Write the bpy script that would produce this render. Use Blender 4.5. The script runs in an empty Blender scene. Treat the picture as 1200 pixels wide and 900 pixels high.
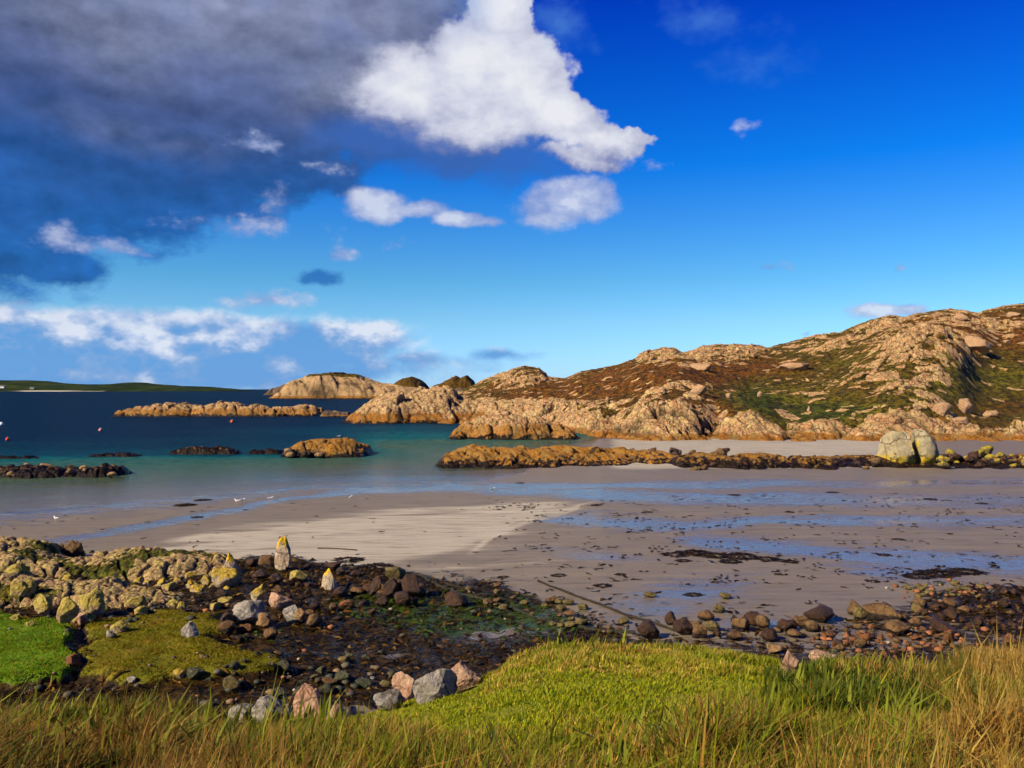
import bpy, math, random
import numpy as np
from mathutils import Vector
rng = np.random.default_rng(7)
random.seed(7)
SC = bpy.context.scene
COL = SC.collection
CH = 8.0          # eye height above the sea
HOR = 456.0       # picture row of the sea horizon (1200x900)
F = 1000.0

# ------------------------------------------------------------------ numpy noise
def _u(a): return np.asarray(a).astype(np.int32).view(np.uint32)
def _hash(ix, iy, iz, seed):
    n = _u(ix)*np.uint32(374761393); n += _u(iy)*np.uint32(668265263)
    if np.any(iz): n += _u(iz)*np.uint32(1440662683)
    n += np.uint32((seed*974634777) & 0xFFFFFFFF)
    n ^= n >> np.uint32(13); n *= np.uint32(1274126177); n ^= n >> np.uint32(16); n *= np.uint32(2246822519); n ^= n >> np.uint32(15)
    return (n >> np.uint32(8)).astype(np.float32)*np.float32(1/16777216)
def vn2(x, y, seed=0):
    xi = np.floor(x); yi = np.floor(y); fx = x - xi; fy = y - yi
    fx = fx*fx*fx*(fx*(fx*6-15)+10); fy = fy*fy*fy*(fy*(fy*6-15)+10)
    a = _hash(xi, yi, 0, seed); b = _hash(xi+1, yi, 0, seed); c = _hash(xi, yi+1, 0, seed); d = _hash(xi+1, yi+1, 0, seed)
    return (a + (b-a)*fx + (c-a)*fy + (a-b-c+d)*fx*fy) * 2 - 1
def vn3(x, y, z, seed=0):
    xi = np.floor(x); yi = np.floor(y); zi = np.floor(z); fx = x-xi; fy = y-yi; fz = z-zi
    fx = fx*fx*(3-2*fx); fy = fy*fy*(3-2*fy); fz = fz*fz*(3-2*fz)
    r = 0
    for dx in (0, 1):
        for dy in (0, 1):
            for dz in (0, 1):
                r = r + _hash(xi+dx, yi+dy, zi+dz, seed) * (fx if dx else 1-fx) * (fy if dy else 1-fy) * (fz if dz else 1-fz)
    return r*2-1
def fbm(x, y, o=4, seed=0, g=0.5):
    x = np.asarray(x, np.float64); y = np.asarray(y, np.float64)
    r = 0; a = 1.0; t = 0
    for i in range(o):
        r = r + a*vn2(x, y, seed+i*17); t += a; a *= g
        x, y = (x*0.8-y*0.6)*2.03+11.3, (x*0.6+y*0.8)*2.03-7.1
    return r/t
def fbm3(x, y, z, o=3, seed=0, g=0.5):
    r = 0; a = 1.0; t = 0
    for i in range(o):
        r = r + a*vn3(x, y, z, seed+i*17); t += a; a *= g
        x, y, z = x*2.05+3.1, y*2.05-5.3, z*2.05+1.7
    return r/t
def worley(x, y, seed=0):
    xi = np.floor(x); yi = np.floor(y)
    f1 = np.full(x.shape, 9.0); f2 = np.full(x.shape, 9.0); cid = np.zeros(x.shape); cx = np.zeros(x.shape); cy = np.zeros(x.shape)
    for dx in (-1, 0, 1):
        for dy in (-1, 0, 1):
            gx = xi+dx; gy = yi+dy
            qx = gx + 0.15 + 0.7*_hash(gx, gy, 0, seed); qy = gy + 0.15 + 0.7*_hash(gx, gy, 0, seed+1)
            d = np.sqrt((x-qx)**2 + (y-qy)**2)
            n = d < f1
            f2 = np.where(n, f1, np.minimum(f2, d))
            cid = np.where(n, _hash(gx, gy, 0, seed+2), cid)
            cx = np.where(n, qx, cx); cy = np.where(n, qy, cy)
            f1 = np.where(n, d, f1)
    return f1, f2, cid, cx, cy
def ss(a, b, x):
    t = np.clip((x-a)/(b-a), 0, 1); return t*t*(3-2*t)
def lerp(a, b, t): return a+(b-a)*t
def pl(x, pts):
    p = np.array(pts, float); return np.interp(x, p[:, 0], p[:, 1])
def sdpoly(px, py, poly):
    """signed distance, positive inside"""
    P = np.array(poly, float); n = len(P)
    best = np.full(px.shape, 1e9); ins = np.zeros(px.shape, bool)
    for i in range(n):
        x0, y0 = P[i]; x1, y1 = P[(i+1) % n]
        ex, ey = x1-x0, y1-y0
        t = np.clip(((px-x0)*ex+(py-y0)*ey)/(ex*ex+ey*ey), 0, 1)
        best = np.minimum(best, np.hypot(px-x0-t*ex, py-y0-t*ey))
        if y0 != y1:
            c = ((y0 > py) != (y1 > py)) & (px < ex*(py-y0)/ey+x0)
            ins ^= c
    return np.where(ins, best, -best)
def gs(px, py, cx, cy, rx, ry, ang=0):
    dx = px-cx; dy = py-cy
    if ang:
        a = math.radians(ang); dx, dy = dx*math.cos(a)+dy*math.sin(a), -dx*math.sin(a)+dy*math.cos(a)
    return np.exp(-((dx/rx)**2+(dy/ry)**2))

# ------------------------------------------------------------------ terrain function
SHORE = [(-900, 640), (-300, 616), (0, 601), (150, 589), (260, 580), (340, 571), (420, 567), (500, 566), (560, 561), (610, 550), (640, 538), (690, 524), (705, 513), (2100, 511)]
EDGE_Y = [(-900, 6.6), (0, 6.8), (250, 7.2), (330, 7.6), (430, 8.4), (480, 8.8), (560, 9.5), (600, 10), (660, 11), (850, 11), (930, 10.5), (1000, 10), (1100, 9.8), (1200, 9.5), (2100, 9)]
EDGE_P = [(-900, 845), (0, 846), (250, 850), (330, 850), (430, 836), (480, 824), (560, 798), (600, 776), (640, 761), (680, 757), (780, 762), (850, 768), (930, 784), (1000, 788), (1100, 796), (1200, 794), (2100, 794)]
TURF1 = [(-300, 726), (0, 726), (60, 728), (88, 738), (84, 762), (92, 786), (76, 806), (0, 812), (-300, 818)]
TURF2 = [(95, 738), (130, 730), (170, 722), (215, 716), (262, 722), (262, 742), (240, 756), (285, 764), (322, 770), (335, 780), (300, 795), (225, 802), (150, 808), (96, 802), (98, 775), (104, 756)]
def base_G(x, y):
    yy = np.maximum(y, 1.5)
    px = np.clip(600+F*x/yy, -900, 2100)
    s = pl(px, SHORE)
    s = s + 2.5*fbm(x/14, yy/9, 3, 5)*ss(0, 20, np.abs(yy-30))
    ysh = CH*F/(s-HOR)
    d = ysh-yy
    inland = 0.5*(1-np.exp(-np.maximum(d, 0)/45))
    ad = np.maximum(-d, 0)
    sea = -(0.016*ad+(ad/42)**2)
    sea = np.maximum(sea, -7)
    q = HOR+CH*F/yy
    bank = gs(px, q, 500, 513, 75, 13)*2.2+gs(px, q, 350, 505, 130, 7)*1.1+gs(px, q, 560, 530, 70, 12)*1.3+gs(px, q, 620, 520, 70, 10)*1.1
    bar = 1-0.55*np.clip(bank, 0, 1)
    z = np.where(d > 0, inland, sea*bar)
    z = z+0.03*fbm(x/9, yy/5, 3, 9)*ss(-5, 5, d)
    w = ss(470, 250, px)*ss(40, 27, yy)
    z = z+0.45*w+0.45*ss(34, 20, yy)
    z = z-2.3*ss(537, 531, q+2.0*fbm(x/5, yy/5, 3, 13))*ss(460, 330, px)*(d < -6)
    # grass bank
    ye = pl(px, EDGE_Y); pe = pl(px, EDGE_P)
    ze = CH-(pe-HOR)/F*ye
    t = np.clip((yy-2.5)/(ye-2.5), 0, 1)
    zb = 6.4+(ze-6.4)*t**1.25
    zb = zb+0.10*fbm(x/1.7, y/1.7, 3, 21)*ss(0, 1, t)*(1-0.5*t)
    dy = np.maximum(yy-ye, 0)
    zb = zb-0.85*(np.sqrt(dy*dy+0.35)-math.sqrt(0.35))-0.2*np.minimum(dy, 1.5)
    zb = zb+0.25*fbm(x/2.1, y/2.1, 3, 31)*ss(0.8, 3, dy)
    k = 0.25
    h = np.clip(0.5+0.5*(zb-z)/k, 0, 1)
    return lerp(z, zb, h)+k*h*(1-h), px, d, ye
def proj(x, y, z):
    yy = np.maximum(y, 1.5)
    return 600+F*x/yy, HOR+F*(CH-z)/yy
def terrain(x, y):
    x = np.asarray(x, float); y = np.asarray(y, float)
    z, px, d, ye = base_G(x, y)
    yy = np.maximum(y, 1.5)
    qx, qy = proj(x, yy, z)
    wob = 13*fbm(x/1.1, y/1.1, 4, 41)
    wx = qx+wob; wy = qy+0.6*wob
    near = (yy > ye+1.2)
    t1 = np.where(near, ss(-3, 8, sdpoly(wx, wy, TURF1)), 0)
    t2 = np.where(near, ss(-3, 8, sdpoly(wx, wy, TURF2)), 0)
    z = z+0.30*t1+0.22*t2
    z = z+t2*0.12*fbm(x/0.9, y/0.9, 3, 44)+t1*0.05*fbm(x/0.7, y/0.7, 3, 45)
    A = {}
    A['turf'] = np.clip(t1+t2*0.9, 0, 1); A['lush'] = t1
    wob2 = 10*fbm(x/2.5, y/2.5, 4, 51); wx = qx+2*wob2; wy = qy+0.7*wob2
    W1 = [(250, 662), (285, 655), (330, 652), (400, 664), (480, 672), (560, 692), (640, 712), (730, 742), (770, 775), (700, 800), (420, 830), (200, 850), (-400, 850), (-400, 648), (0, 648), (120, 660), (215, 655)]
    W2 = [(735, 748), (860, 735), (930, 738), (1000, 716), (1060, 705), (1110, 690), (1200, 682), (1400, 670), (1500, 850), (740, 850)]
    m = np.maximum(ss(-9, 7, sdpoly(wx, wy, W1)), 0.62*ss(-10, 8, sdpoly(wx, wy, W2)))
    m = np.maximum(m, 0.85*ss(-14, 8, sdpoly(wx, wy, [(1080, 712), (1140, 690), (1210, 684), (1400, 676), (1400, 745), (1150, 745)])))
    m = np.maximum(m, 0.7*np.clip(gs(qx, qy, 640, 712, 130, 9, 19)*1.3, 0, 1))
    m = np.maximum(m, 0.55*gs(qx, qy, 560, 690, 60, 16))
    m = np.where(yy > ye+1.0, m, 0)
    m = m*(1-A['turf'])
    A['weed'] = m*ss(6, 10, qy*0+yy)
    alg = gs(qx, qy, 510, 722, 110, 22, 8)+gs(qx, qy, 600, 712, 70, 16)*0.8+gs(qx, qy, 620, 728, 90, 12)*0.6+gs(qx, qy, 300, 745, 40, 8)*0.5
    A['algae'] = np.clip(alg, 0, 1)*m
    # wet film on the sand
    wav = 4*fbm(x/7, y/5, 4, 61)
    vy = qy+wav
    def band(pts, hw):
        c = pl(qx, pts); wdt = pl(qx, hw); return np.exp(-((vy-c)/wdt)**2)
    wet = 0
    wet = np.maximum(wet, band([(-600, 668), (0, 642), (100, 627), (180, 615), (260, 600), (330, 586), (420, 575), (520, 570), (2000, 560)], [(-100, 7), (0, 5), (150, 6), (300, 5), (450, 5), (600, 6)]))
    wet = np.maximum(wet, 0.95*band([(0, 500), (520, 568), (600, 574), (700, 580), (800, 585), (1200, 586), (1800, 586)], [(0, .01), (500, 1), (560, 7), (700, 10), (900, 11), (1200, 9)]))
    wet = np.maximum(wet, band([(0, 700), (590, 612), (640, 608), (720, 612), (800, 618), (900, 610), (1200, 611), (1800, 611)], [(0, .01), (600, .5), (640, 9), (760, 12), (900, 7), (1200, 9)])*ss(590, 660, qx))
    wet = np.maximum(wet, gs(qx, vy, 790, 700, 110, 30, -12)*0.85)
    wet = np.maximum(wet, gs(qx, vy, 700, 652, 90, 11, 4)*0.75)
    wet = np.maximum(wet, band([(0, 560), (700, 625), (850, 636), (950, 642), (1050, 655), (1200, 662), (1800, 668)], [(0, .01), (760, .5), (820, 9), (950, 10), (1050, 17), (1200, 13)])*ss(740, 830, qx))
    wet = np.maximum(wet, gs(qx, vy, 1050, 668, 90, 12, 6))
    wet = np.maximum(wet, gs(qx, vy, 960, 745, 200, 24)*0.55)
    wet = np.maximum(wet, gs(qx, vy, 890, 728, 90, 8)*0.8)
    wet = np.maximum(wet, gs(qx, vy, 580, 742, 80, 9, -4)*1.0)
    wet = np.maximum(wet, gs(qx, vy, 460, 768, 36, 4)*1.1)
    wet = np.maximum(wet, gs(qx, vy, 640, 722, 60, 10)*0.7)
    wet = np.maximum(wet, gs(qx, vy, 430, 560, 200, 8)*0.9)
    wet = np.maximum(wet, 0.8*ss(12, 0, d)*ss(-3, 1, d))
    A['wet'] = np.clip(wet, 0, 1)
    damp = np.clip(0.62+ss(30, 5, d)+ss(560, 860, qx)*0.8*ss(780, 560, qy)+gs(qx, qy, 60, 650, 180, 10)*0.8+ss(665, 690, qy)*0.6, 0, 1)
    stk = 0.5+0.9*fbm((x+0.9*y)/26, (y-0.22*x)/1.3, 3, 66)
    tong = ss(-5, 9, sdpoly(qx, vy, [(-200, 700), (0, 672), (130, 646), (290, 606), (430, 590), (560, 584), (660, 588), (697, 595), (672, 603), (620, 611), (585, 624), (555, 640), (500, 654), (430, 664), (330, 672), (200, 690)]))
    dry = 0.50*tong+(gs(qx, vy, 260, 640, 210, 7, -11)+0.8*gs(qx, vy, 300, 654, 160, 5, -6)+0.6*gs(qx, vy, 420, 612, 190, 4, -5)+0.7*gs(qx, vy, 470, 640, 120, 4, -7))*(0.5+0.6*stk)+0.7*gs(qx, vy, 640, 606, 62, 2.5, -18)+0.6*gs(qx, vy, 575, 630, 30, 3, -38)
    dry = np.maximum(dry, 0.9*ss(555, 545, qy)*ss(700, 730, qx)*ss(1150, 1000, qx))
    A['damp'] = np.clip(damp-dry*0.9+0.3*(0.5-stk), 0, 1)
    A['bank'] = ss(2.4, 0.4, yy-ye)
    # ripples and roughness
    z = z+A['weed']*(0.10*fbm(x/0.9, y/0.9, 4, 71)+0.05*fbm(x/0.25, y/0.3, 3, 72))*ss(14, 18, yy)
    z = z-0.02*A['wet']*(d > 0)
    return z, A, qx, qy, d, ye
def GZ(x, y):
    return terrain(np.atleast_1d(np.asarray(x, float)), np.atleast_1d(np.asarray(y, float)))[0]
_RY = np.geomspace(5, 160, 420)
def at(px, py):
    """first ground point seen through picture position (px, py)"""
    x = (px-600)/F*_RY
    z = GZ(x, _RY); rz = CH-(py-HOR)/F*_RY
    i = np.argmax(rz <= z)
    if rz[i] > z[i]: i = len(_RY)-1
    if i > 0:
        a = rz[i-1]-z[i-1]; b = rz[i]-z[i]; t = a/(a-b+1e-9)
    else: t = 0; i = 1
    y = _RY[i-1]+(_RY[i]-_RY[i-1])*t
    X = (px-600)/F*y
    return X, y, float(GZ(X, y)[0])

# ------------------------------------------------------------------ mesh helpers
def tag(o, label=None, cat=None, group=None, kind=None):
    if label: o['label'] = label
    if cat: o['category'] = cat
    if group: o['group'] = group
    if kind: o['kind'] = kind
    return o
def link(name, me, mat=None, parent=None, loc=None):
    o = bpy.data.objects.new(name, me); COL.objects.link(o)
    if mat and me and not me.materials: me.materials.append(mat)
    if parent: o.parent = parent
    if loc is not None: o.location = loc
    return o
def raw_mesh(name, V, loops, starts, totals, attrs=None, colors=None, smooth=True):
    me = bpy.data.meshes.new(name)
    me.vertices.add(len(V)); me.vertices.foreach_set('co', np.ascontiguousarray(V, np.float32).ravel())
    me.loops.add(len(loops)); me.loops.foreach_set('vertex_index', np.ascontiguousarray(loops, np.int32))
    me.polygons.add(len(starts)); me.polygons.foreach_set('loop_start', np.ascontiguousarray(starts, np.int32))
    me.update(calc_edges=True)
    me.polygons.foreach_set('use_smooth', np.full(len(starts), smooth, bool))
    for k, v in (attrs or {}).items():
        a = me.attributes.new(k, 'FLOAT', 'POINT'); a.data.foreach_set('value', np.ascontiguousarray(v, np.float32).ravel())
    for k, v in (colors or {}).items():
        a = me.attributes.new(k, 'FLOAT_COLOR', 'POINT'); a.data.foreach_set('color', np.ascontiguousarray(v, np.float32).ravel())
    me.update()
    return me
def quads_mesh(name, V, Q, **k):
    Q = np.asarray(Q, np.int32); n = len(Q)
    return raw_mesh(name, V, Q.ravel(), np.arange(n)*Q.shape[1], None, **k)
def grid_mesh(name, X, Y, Z, attrs=None):
    nr, nc = X.shape
    V = np.stack([X, Y, Z], -1).reshape(-1, 3)
    i = np.arange(nr*nc).reshape(nr, nc)
    Q = np.stack([i[:-1, :-1], i[:-1, 1:], i[1:, 1:], i[1:, :-1]], -1).reshape(-1, 4)
    return quads_mesh(name, V, Q, attrs=attrs)

# ------------------------------------------------------------------ node helpers
class NT:
    def __init__(s, tree): s.t = tree; s.n = tree.nodes; s.l = tree.links; s.n.clear()
    def new(s, ty, **k):
        n = s.n.new(ty)
        for a, b in k.items(): setattr(n, a, b)
        return n
    def put(s, sock, v):
        if isinstance(v, bpy.types.NodeSocket): s.l.new(v, sock)
        elif v is not None:
            if hasattr(sock, 'default_value'):
                dv = sock.default_value
                if hasattr(dv, '__len__'):
                    if not hasattr(v, '__len__'): v = (v,)*len(dv)
                    v = tuple(v)
                    if len(dv) == 4 and len(v) == 3: v = v+(1,)
                sock.default_value = v
    def m(s, op, a, b=None, c=None, clamp=False):
        n = s.new('ShaderNodeMath', operation=op, use_clamp=clamp)
        s.put(n.inputs[0], a)
        if b is not None: s.put(n.inputs[1], b)
        if c is not None: s.put(n.inputs[2], c)
        return n.outputs[0]
    def vm(s, op, a, b=None, c=None):
        n = s.new('ShaderNodeVectorMath', operation=op); s.put(n.inputs[0], a)
        if b is not None: s.put(n.inputs[3 if op == 'SCALE' else 1], b)
        if c is not None: s.put(n.inputs[2], c)
        return n.outputs[1 if op in ('LENGTH', 'DOT_PRODUCT', 'DISTANCE') else 0]
    def mix(s, f, a, b, bt='MIX'):
        n = s.new('ShaderNodeMix', data_type='RGBA', blend_type=bt)
        s.put(n.inputs[0], f); s.put(n.inputs[6], a); s.put(n.inputs[7], b); return n.outputs[2]
    def mf(s, f, a, b):
        n = s.new('ShaderNodeMix', data_type='FLOAT'); s.put(n.inputs[0], f); s.put(n.inputs[2], a); s.put(n.inputs[3], b); return n.outputs[0]
    def noise(s, vec, scale, detail=4, rough=0.55, dist=0, out=0, lac=2.0):
        n = s.new('ShaderNodeTexNoise'); s.put(n.inputs['Vector'], vec); s.put(n.inputs['Scale'], scale); s.put(n.inputs['Detail'], detail)
        s.put(n.inputs['Roughness'], rough); s.put(n.inputs['Distortion'], dist); s.put(n.inputs['Lacunarity'], lac); return n.outputs[out]
    def vor(s, vec, scale, feature='F1', out=0, rnd=1):
        n = s.new('ShaderNodeTexVoronoi', feature=feature); s.put(n.inputs['Vector'], vec); s.put(n.inputs['Scale'], scale); s.put(n.inputs['Randomness'], rnd); return n.outputs[out]
    def ramp(s, f, stops, interp='LINEAR'):
        n = s.new('ShaderNodeValToRGB'); s.put(n.inputs[0], f); cr = n.color_ramp; cr.interpolation = interp
        while len(cr.elements) < len(stops): cr.elements.new(0.5)
        for e, (p, c) in zip(cr.elements, stops):
            e.position = p; e.color = tuple(c)+((1,) if len(c) == 3 else ())
        return n.outputs[0]
    def step(s, x, a, b):
        n = s.new('ShaderNodeMapRange', interpolation_type='SMOOTHSTEP'); s.put(n.inputs[0], x); s.put(n.inputs[1], a); s.put(n.inputs[2], b)
        n.inputs[3].default_value = 0; n.inputs[4].default_value = 1; return n.outputs[0]
    def attr(s, name, out='Fac'):
        n = s.new('ShaderNodeAttribute', attribute_name=name); return n.outputs[out]
    def sep(s, v):
        n = s.new('ShaderNodeSeparateXYZ'); s.put(n.inputs[0], v); return n.outputs
    def comb(s, x, y, z):
        n = s.new('ShaderNodeCombineXYZ'); s.put(n.inputs[0], x); s.put(n.inputs[1], y); s.put(n.inputs[2], z); return n.outputs[0]
    def bump(s, h, strength, dist, nrm=None):
        n = s.new('ShaderNodeBump'); s.put(n.inputs['Height'], h); s.put(n.inputs['Strength'], strength); s.put(n.inputs['Distance'], dist)
        if nrm is not None: s.put(n.inputs['Normal'], nrm)
        return n.outputs[0]
    def princ(s, color, rough, nrm=None, spec=0.5, ior=1.45):
        n = s.new('ShaderNodeBsdfPrincipled'); s.put(n.inputs['Base Color'], color); s.put(n.inputs['Roughness'], rough)
        s.put(n.inputs['Specular IOR Level'], spec); s.put(n.inputs['IOR'], ior)
        if nrm is not None: s.put(n.inputs['Normal'], nrm)
        return n.outputs[0]
    def out(s, sh):
        o = s.new('ShaderNodeOutputMaterial'); s.l.new(sh, o.inputs[0])
def mat(name):
    m = bpy.data.materials.new(name); m.use_nodes = True; return m, NT(m.node_tree)
def simple(name, c, rough=0.6, var=0.25, scale=8):
    m, N = mat(name); P = N.new('ShaderNodeNewGeometry').outputs['Position']
    k = N.noise(P, scale, 4); col = N.mix(N.m('MULTIPLY', N.m('ABSOLUTE', N.m('SUBTRACT', k, 0.5)), 2*var*3, clamp=True), c, tuple(v*0.5 for v in c))
    N.out(N.princ(col, rough)); return m
def L(r, g, b):
    f = lambda v: (v/255/12.92) if v/255 <= .04045 else ((v/255+.055)/1.055)**2.4
    return (f(r), f(g), f(b))
SKYFIX = True
def _rt(t, a): return tuple(x/y/2 for x, y in zip(L(*t), L(*a)))
SKYRAMP = [(0.0, _rt((174, 218, 247), (200, 200, 172))), (0.11, _rt((138, 205, 251), (175, 200, 210))), (0.18, _rt((104, 190, 249), (163, 196, 220))),
           (0.36, _rt((16, 128, 240), (126, 158, 197))), (0.62, _rt((1, 62, 200), (99, 130, 170))), (1.0, _rt((0, 30, 130), (85, 110, 150)))]
# ------------------------------------------------------------------ camera, render, sun, sky
cd = bpy.data.cameras.new('camera'); cam = bpy.data.objects.new('camera', cd); COL.objects.link(cam)
cd.sensor_width = 36; cd.lens = 30.0; cd.clip_start = 0.1; cd.clip_end = 60000
cam.location = (0, 0, CH); cam.rotation_euler = (math.radians(90)+math.atan((HOR-450)/F), 0, 0)
SC.camera = cam
SC.render.engine = 'CYCLES'
SC.view_settings.view_transform = 'Standard'; SC.view_settings.look = 'None'; SC.view_settings.gamma = 1; SC.view_settings.exposure = 0
SC.cycles.max_bounces = 6; SC.cycles.diffuse_bounces = 2; SC.cycles.glossy_bounces = 3; SC.cycles.transmission_bounces = 3; SC.cycles.transparent_max_bounces = 6
SC.cycles.use_denoising = True; SC.cycles.use_adaptive_sampling = True; SC.cycles.adaptive_threshold = 0.03; SC.cycles.adaptive_min_samples = 8
SAZ, SEL = math.radians(-122), math.radians(34)      # azimuth from +Y towards +X
sd = bpy.data.lights.new('sun', 'SUN'); sd.energy = 5.0; sd.angle = math.radians(0.5); sd.color = (1.0, 0.84, 0.60)
sun = bpy.data.objects.new('sun', sd); COL.objects.link(sun)
svec = Vector((math.sin(SAZ)*math.cos(SEL), math.cos(SAZ)*math.cos(SEL), math.sin(SEL)))
sun.rotation_euler = svec.to_track_quat('Z', 'Y').to_euler(); sun.location = (-30, -20, 40)

W = bpy.data.worlds.new('World'); SC.world = W; W.use_nodes = True
N = NT(W.node_tree)
D = N.new('ShaderNodeTexCoord').outputs['Generated']
sky = N.new('ShaderNodeTexSky', sky_type='NISHITA'); sky.sun_disc = False; sky.sun_elevation = SEL; sky.sun_rotation = SAZ % (2*math.pi)
sky.air_density = 1.0; sky.dust_density = 0.3; sky.ozone_density = 3.0
dx, dy, dz = N.sep(D)
AZ = N.m('ARCTAN2', dx, dy); EL = N.m('ARCTAN2', dz, N.m('SQRT', N.m('ADD', N.m('MULTIPLY', dx, dx), N.m('MULTIPLY', dy, dy))))
EXPO = 0.75
SC.view_settings.exposure = EXPO
BG = 0.1/2**EXPO
skyc = sky.outputs[0]
if SKYFIX:
    g = N.step(EL, 0.0, 0.62)
    tint = N.ramp(N.m('MULTIPLY', EL, 1/0.7, clamp=True), SKYRAMP)
    skyc = N.vm('SCALE', N.vm('MULTIPLY', skyc, tint), 2.0)
# --- clouds, laid out by direction (azimuth, elevation)
def ae(px, py):
    a = math.atan((px-600)/F); e = math.atan((HOR-py)/F*math.cos(a)); return a, e
UV = N.comb(AZ, EL, 0)
n1 = N.noise(D, 5.0, 1, 0.5, out=1); n2 = N.noise(D, 19, 4, 0.6, out=1)
w1 = N.vm('SUBTRACT', n1, (0.5, 0.5, 0.5)); w2 = N.vm('SUBTRACT', n2, (0.5, 0.5, 0.5))
UVc = N.vm('ADD', UV, N.vm('ADD', N.vm('MULTIPLY', w1, (0.10, 0.07, 0)), N.vm('MULTIPLY', w2, (0.07, 0.05, 0))))
UVs = N.vm('ADD', UV, N.vm('ADD', N.vm('MULTIPLY', w1, (0.05, 0.02, 0)), N.vm('MULTIPLY', w2, (0.05, 0.022, 0))))
UVb = N.vm('ADD', UV, N.vm('ADD', N.vm('MULTIPLY', w1, (0.22, 0.12, 0)), N.vm('MULTIPLY', w2, (0.06, 0.03, 0))))
def blobs(uv, lst):
    acc = None
    for (px, py, rx, ry, w) in lst:
        a, e = ae(px, py)
        v = N.vm('MULTIPLY_ADD', uv, (F/rx, F/ry, 0), (-a*F/rx, -e*F/ry, 0))
        f = N.m('MULTIPLY_ADD', N.vm('LENGTH', v), -w, w)
        acc = f if acc is None else N.m('SMOOTH_MAX', acc, f, 0.12)
    return acc
def fb(scale, det=7, rough=0.6, sq=(1, 1, 1.6), off=(0, 0, 0)):
    return N.noise(N.vm('MULTIPLY', N.vm('ADD', D, off), sq), scale, det, rough)
noA = fb(7, 5, 0.55); noB = fb(20, 5, 0.58)
LS = (0.02, 0.0, 0.028)   # towards the light
noA2 = fb(7, 3, 0.55, off=LS); noB2 = fb(20, 3, 0.58, off=(0.008, 0, 0.012))
rel = N.m('ADD', N.m('MULTIPLY', N.m('SUBTRACT', noA, noA2), 1.6), N.m('MULTIPLY', N.m('SUBTRACT', noB, noB2), 1.2))
S = 1/BG/2**EXPO
def lc(r, g, b): return tuple(v*S for v in L(r, g, b))
col = skyc
def over(col, alpha, c): return N.mix(alpha, col, c)
# wide grey-blue mass, upper left
F1 = blobs(UVb, [(90, 40, 440, 200, 1.3), (310, 50, 240, 150, 1.2), (60, 170, 300, 100, 1.1), (300, 178, 220, 76, 0.95), (430, 130, 140, 100, 0.8), (-300, 200, 300, 170, 1.0), (10, 300, 95, 30, 0.75), (460, 185, 130, 40, 0.55)])
a1 = N.step(N.m('ADD', F1, N.m('ADD', N.m('MULTIPLY', N.m('SUBTRACT', noA, 0.5), 0.7), N.m('MULTIPLY', N.m('SUBTRACT', noB, 0.5), 0.9))), 0.0, 0.34)
up = N.step(N.m('ADD', EL, N.m('MULTIPLY', N.m('SUBTRACT', noA, 0.5), 0.10)), 0.13, 0.42)
c1 = N.ramp(up, [(0, lc(34, 98, 176)), (0.3, lc(42, 82, 144)), (0.6, lc(74, 92, 138)), (1, lc(110, 120, 152))])
lite = N.m('MULTIPLY', N.step(blobs(UVb, [(225, 10, 170, 80, 1.0), (120, 25, 110, 60, 0.7), (390, 105, 120, 60, 0.9), (440, 60, 110, 70, 0.8), (90, 140, 90, 22, .3), (180, 165, 120, 16, .3)]), -0.1, 1.0), N.m('ADD', 0.3, noB))
c1 = N.mix(N.m('MULTIPLY', lite, 0.9, clamp=True), c1, lc(154, 160, 184))
c1 = N.mix(N.m('MULTIPLY', N.m('SUBTRACT', noA, 0.52), 1.6, clamp=True), c1, lc(44, 72, 130))
c1 = N.mix(1.0, c1, N.comb(*[N.m('ADD', 1.0, N.m('MULTIPLY', rel, 0.8))]*3), 'MULTIPLY')
col = over(col, N.m('MULTIPLY', a1, 0.93), c1)
# shaded base below the bright cumulus
Fd = blobs(UVc, [(560, 186, 190, 44, 1.0), (600, 205, 110, 28, 0.8), (450, 172, 110, 40, 0.9)])
ad = N.step(N.m('ADD', Fd, N.m('MULTIPLY', N.m('SUBTRACT', noB, 0.5), 0.35)), 0.0, 0.75)
col = over(col, N.m('MULTIPLY', ad, 0.8), lc(58, 104, 184))
Fe = blobs(UVs, [(368, 323, 34, 11, .8), (350, 326, 18, 7, .6)])
col = over(col, N.m('MULTIPLY', N.step(N.m('ADD', Fe, N.m('MULTIPLY', N.m('SUBTRACT', noB, 0.5), 1.3)), 0.0, 0.6), 0.8), lc(36, 104, 182))
# bright cumulus
F2 = blobs(UVc, [(600, 26, 50, 44, 1.1), (566, 80, 84, 48, 1), (488, 118, 108, 58, 1), (604, 100, 84, 60, 1), (650, 145, 66, 42, 1), (700, 170, 56, 22, .9), (555, 148, 135, 42, .8), (724, 162, 40, 11, .8), (672, 192, 60, 12, .6)])
Fz = N.m('ADD', F2, N.m('MULTIPLY', N.m('SUBTRACT', noB, 0.52), 0.42))
soft = N.step(N.m('ADD', EL, N.m('MULTIPLY', AZ, 0.8)), 0.20, 0.42)
a2 = N.step(Fz, 0.0, N.mf(soft, 0.55, 0.16))
base = N.step(N.m('ADD', N.m('SUBTRACT', EL, N.m('MULTIPLY', AZ, -0.14)), N.m('MULTIPLY', N.m('SUBTRACT', noB, 0.5), 0.05)), 0.240, 0.310)
sh2 = N.m('ADD', N.m('MULTIPLY', base, 0.62), N.m('MULTIPLY', N.step(Fz, 0.0, 0.9), 0.34))
sh2 = N.m('ADD', sh2, N.m('MULTIPLY', rel, 0.45), clamp=True)
c2 = N.ramp(sh2, [(0.0, lc(78, 112, 178)), (0.3, lc(132, 142, 186)), (0.55, lc(184, 189, 214)), (0.8, lc(214, 217, 232)), (1.0, lc(234, 235, 242))])
col = over(col, a2, c2)
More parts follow.
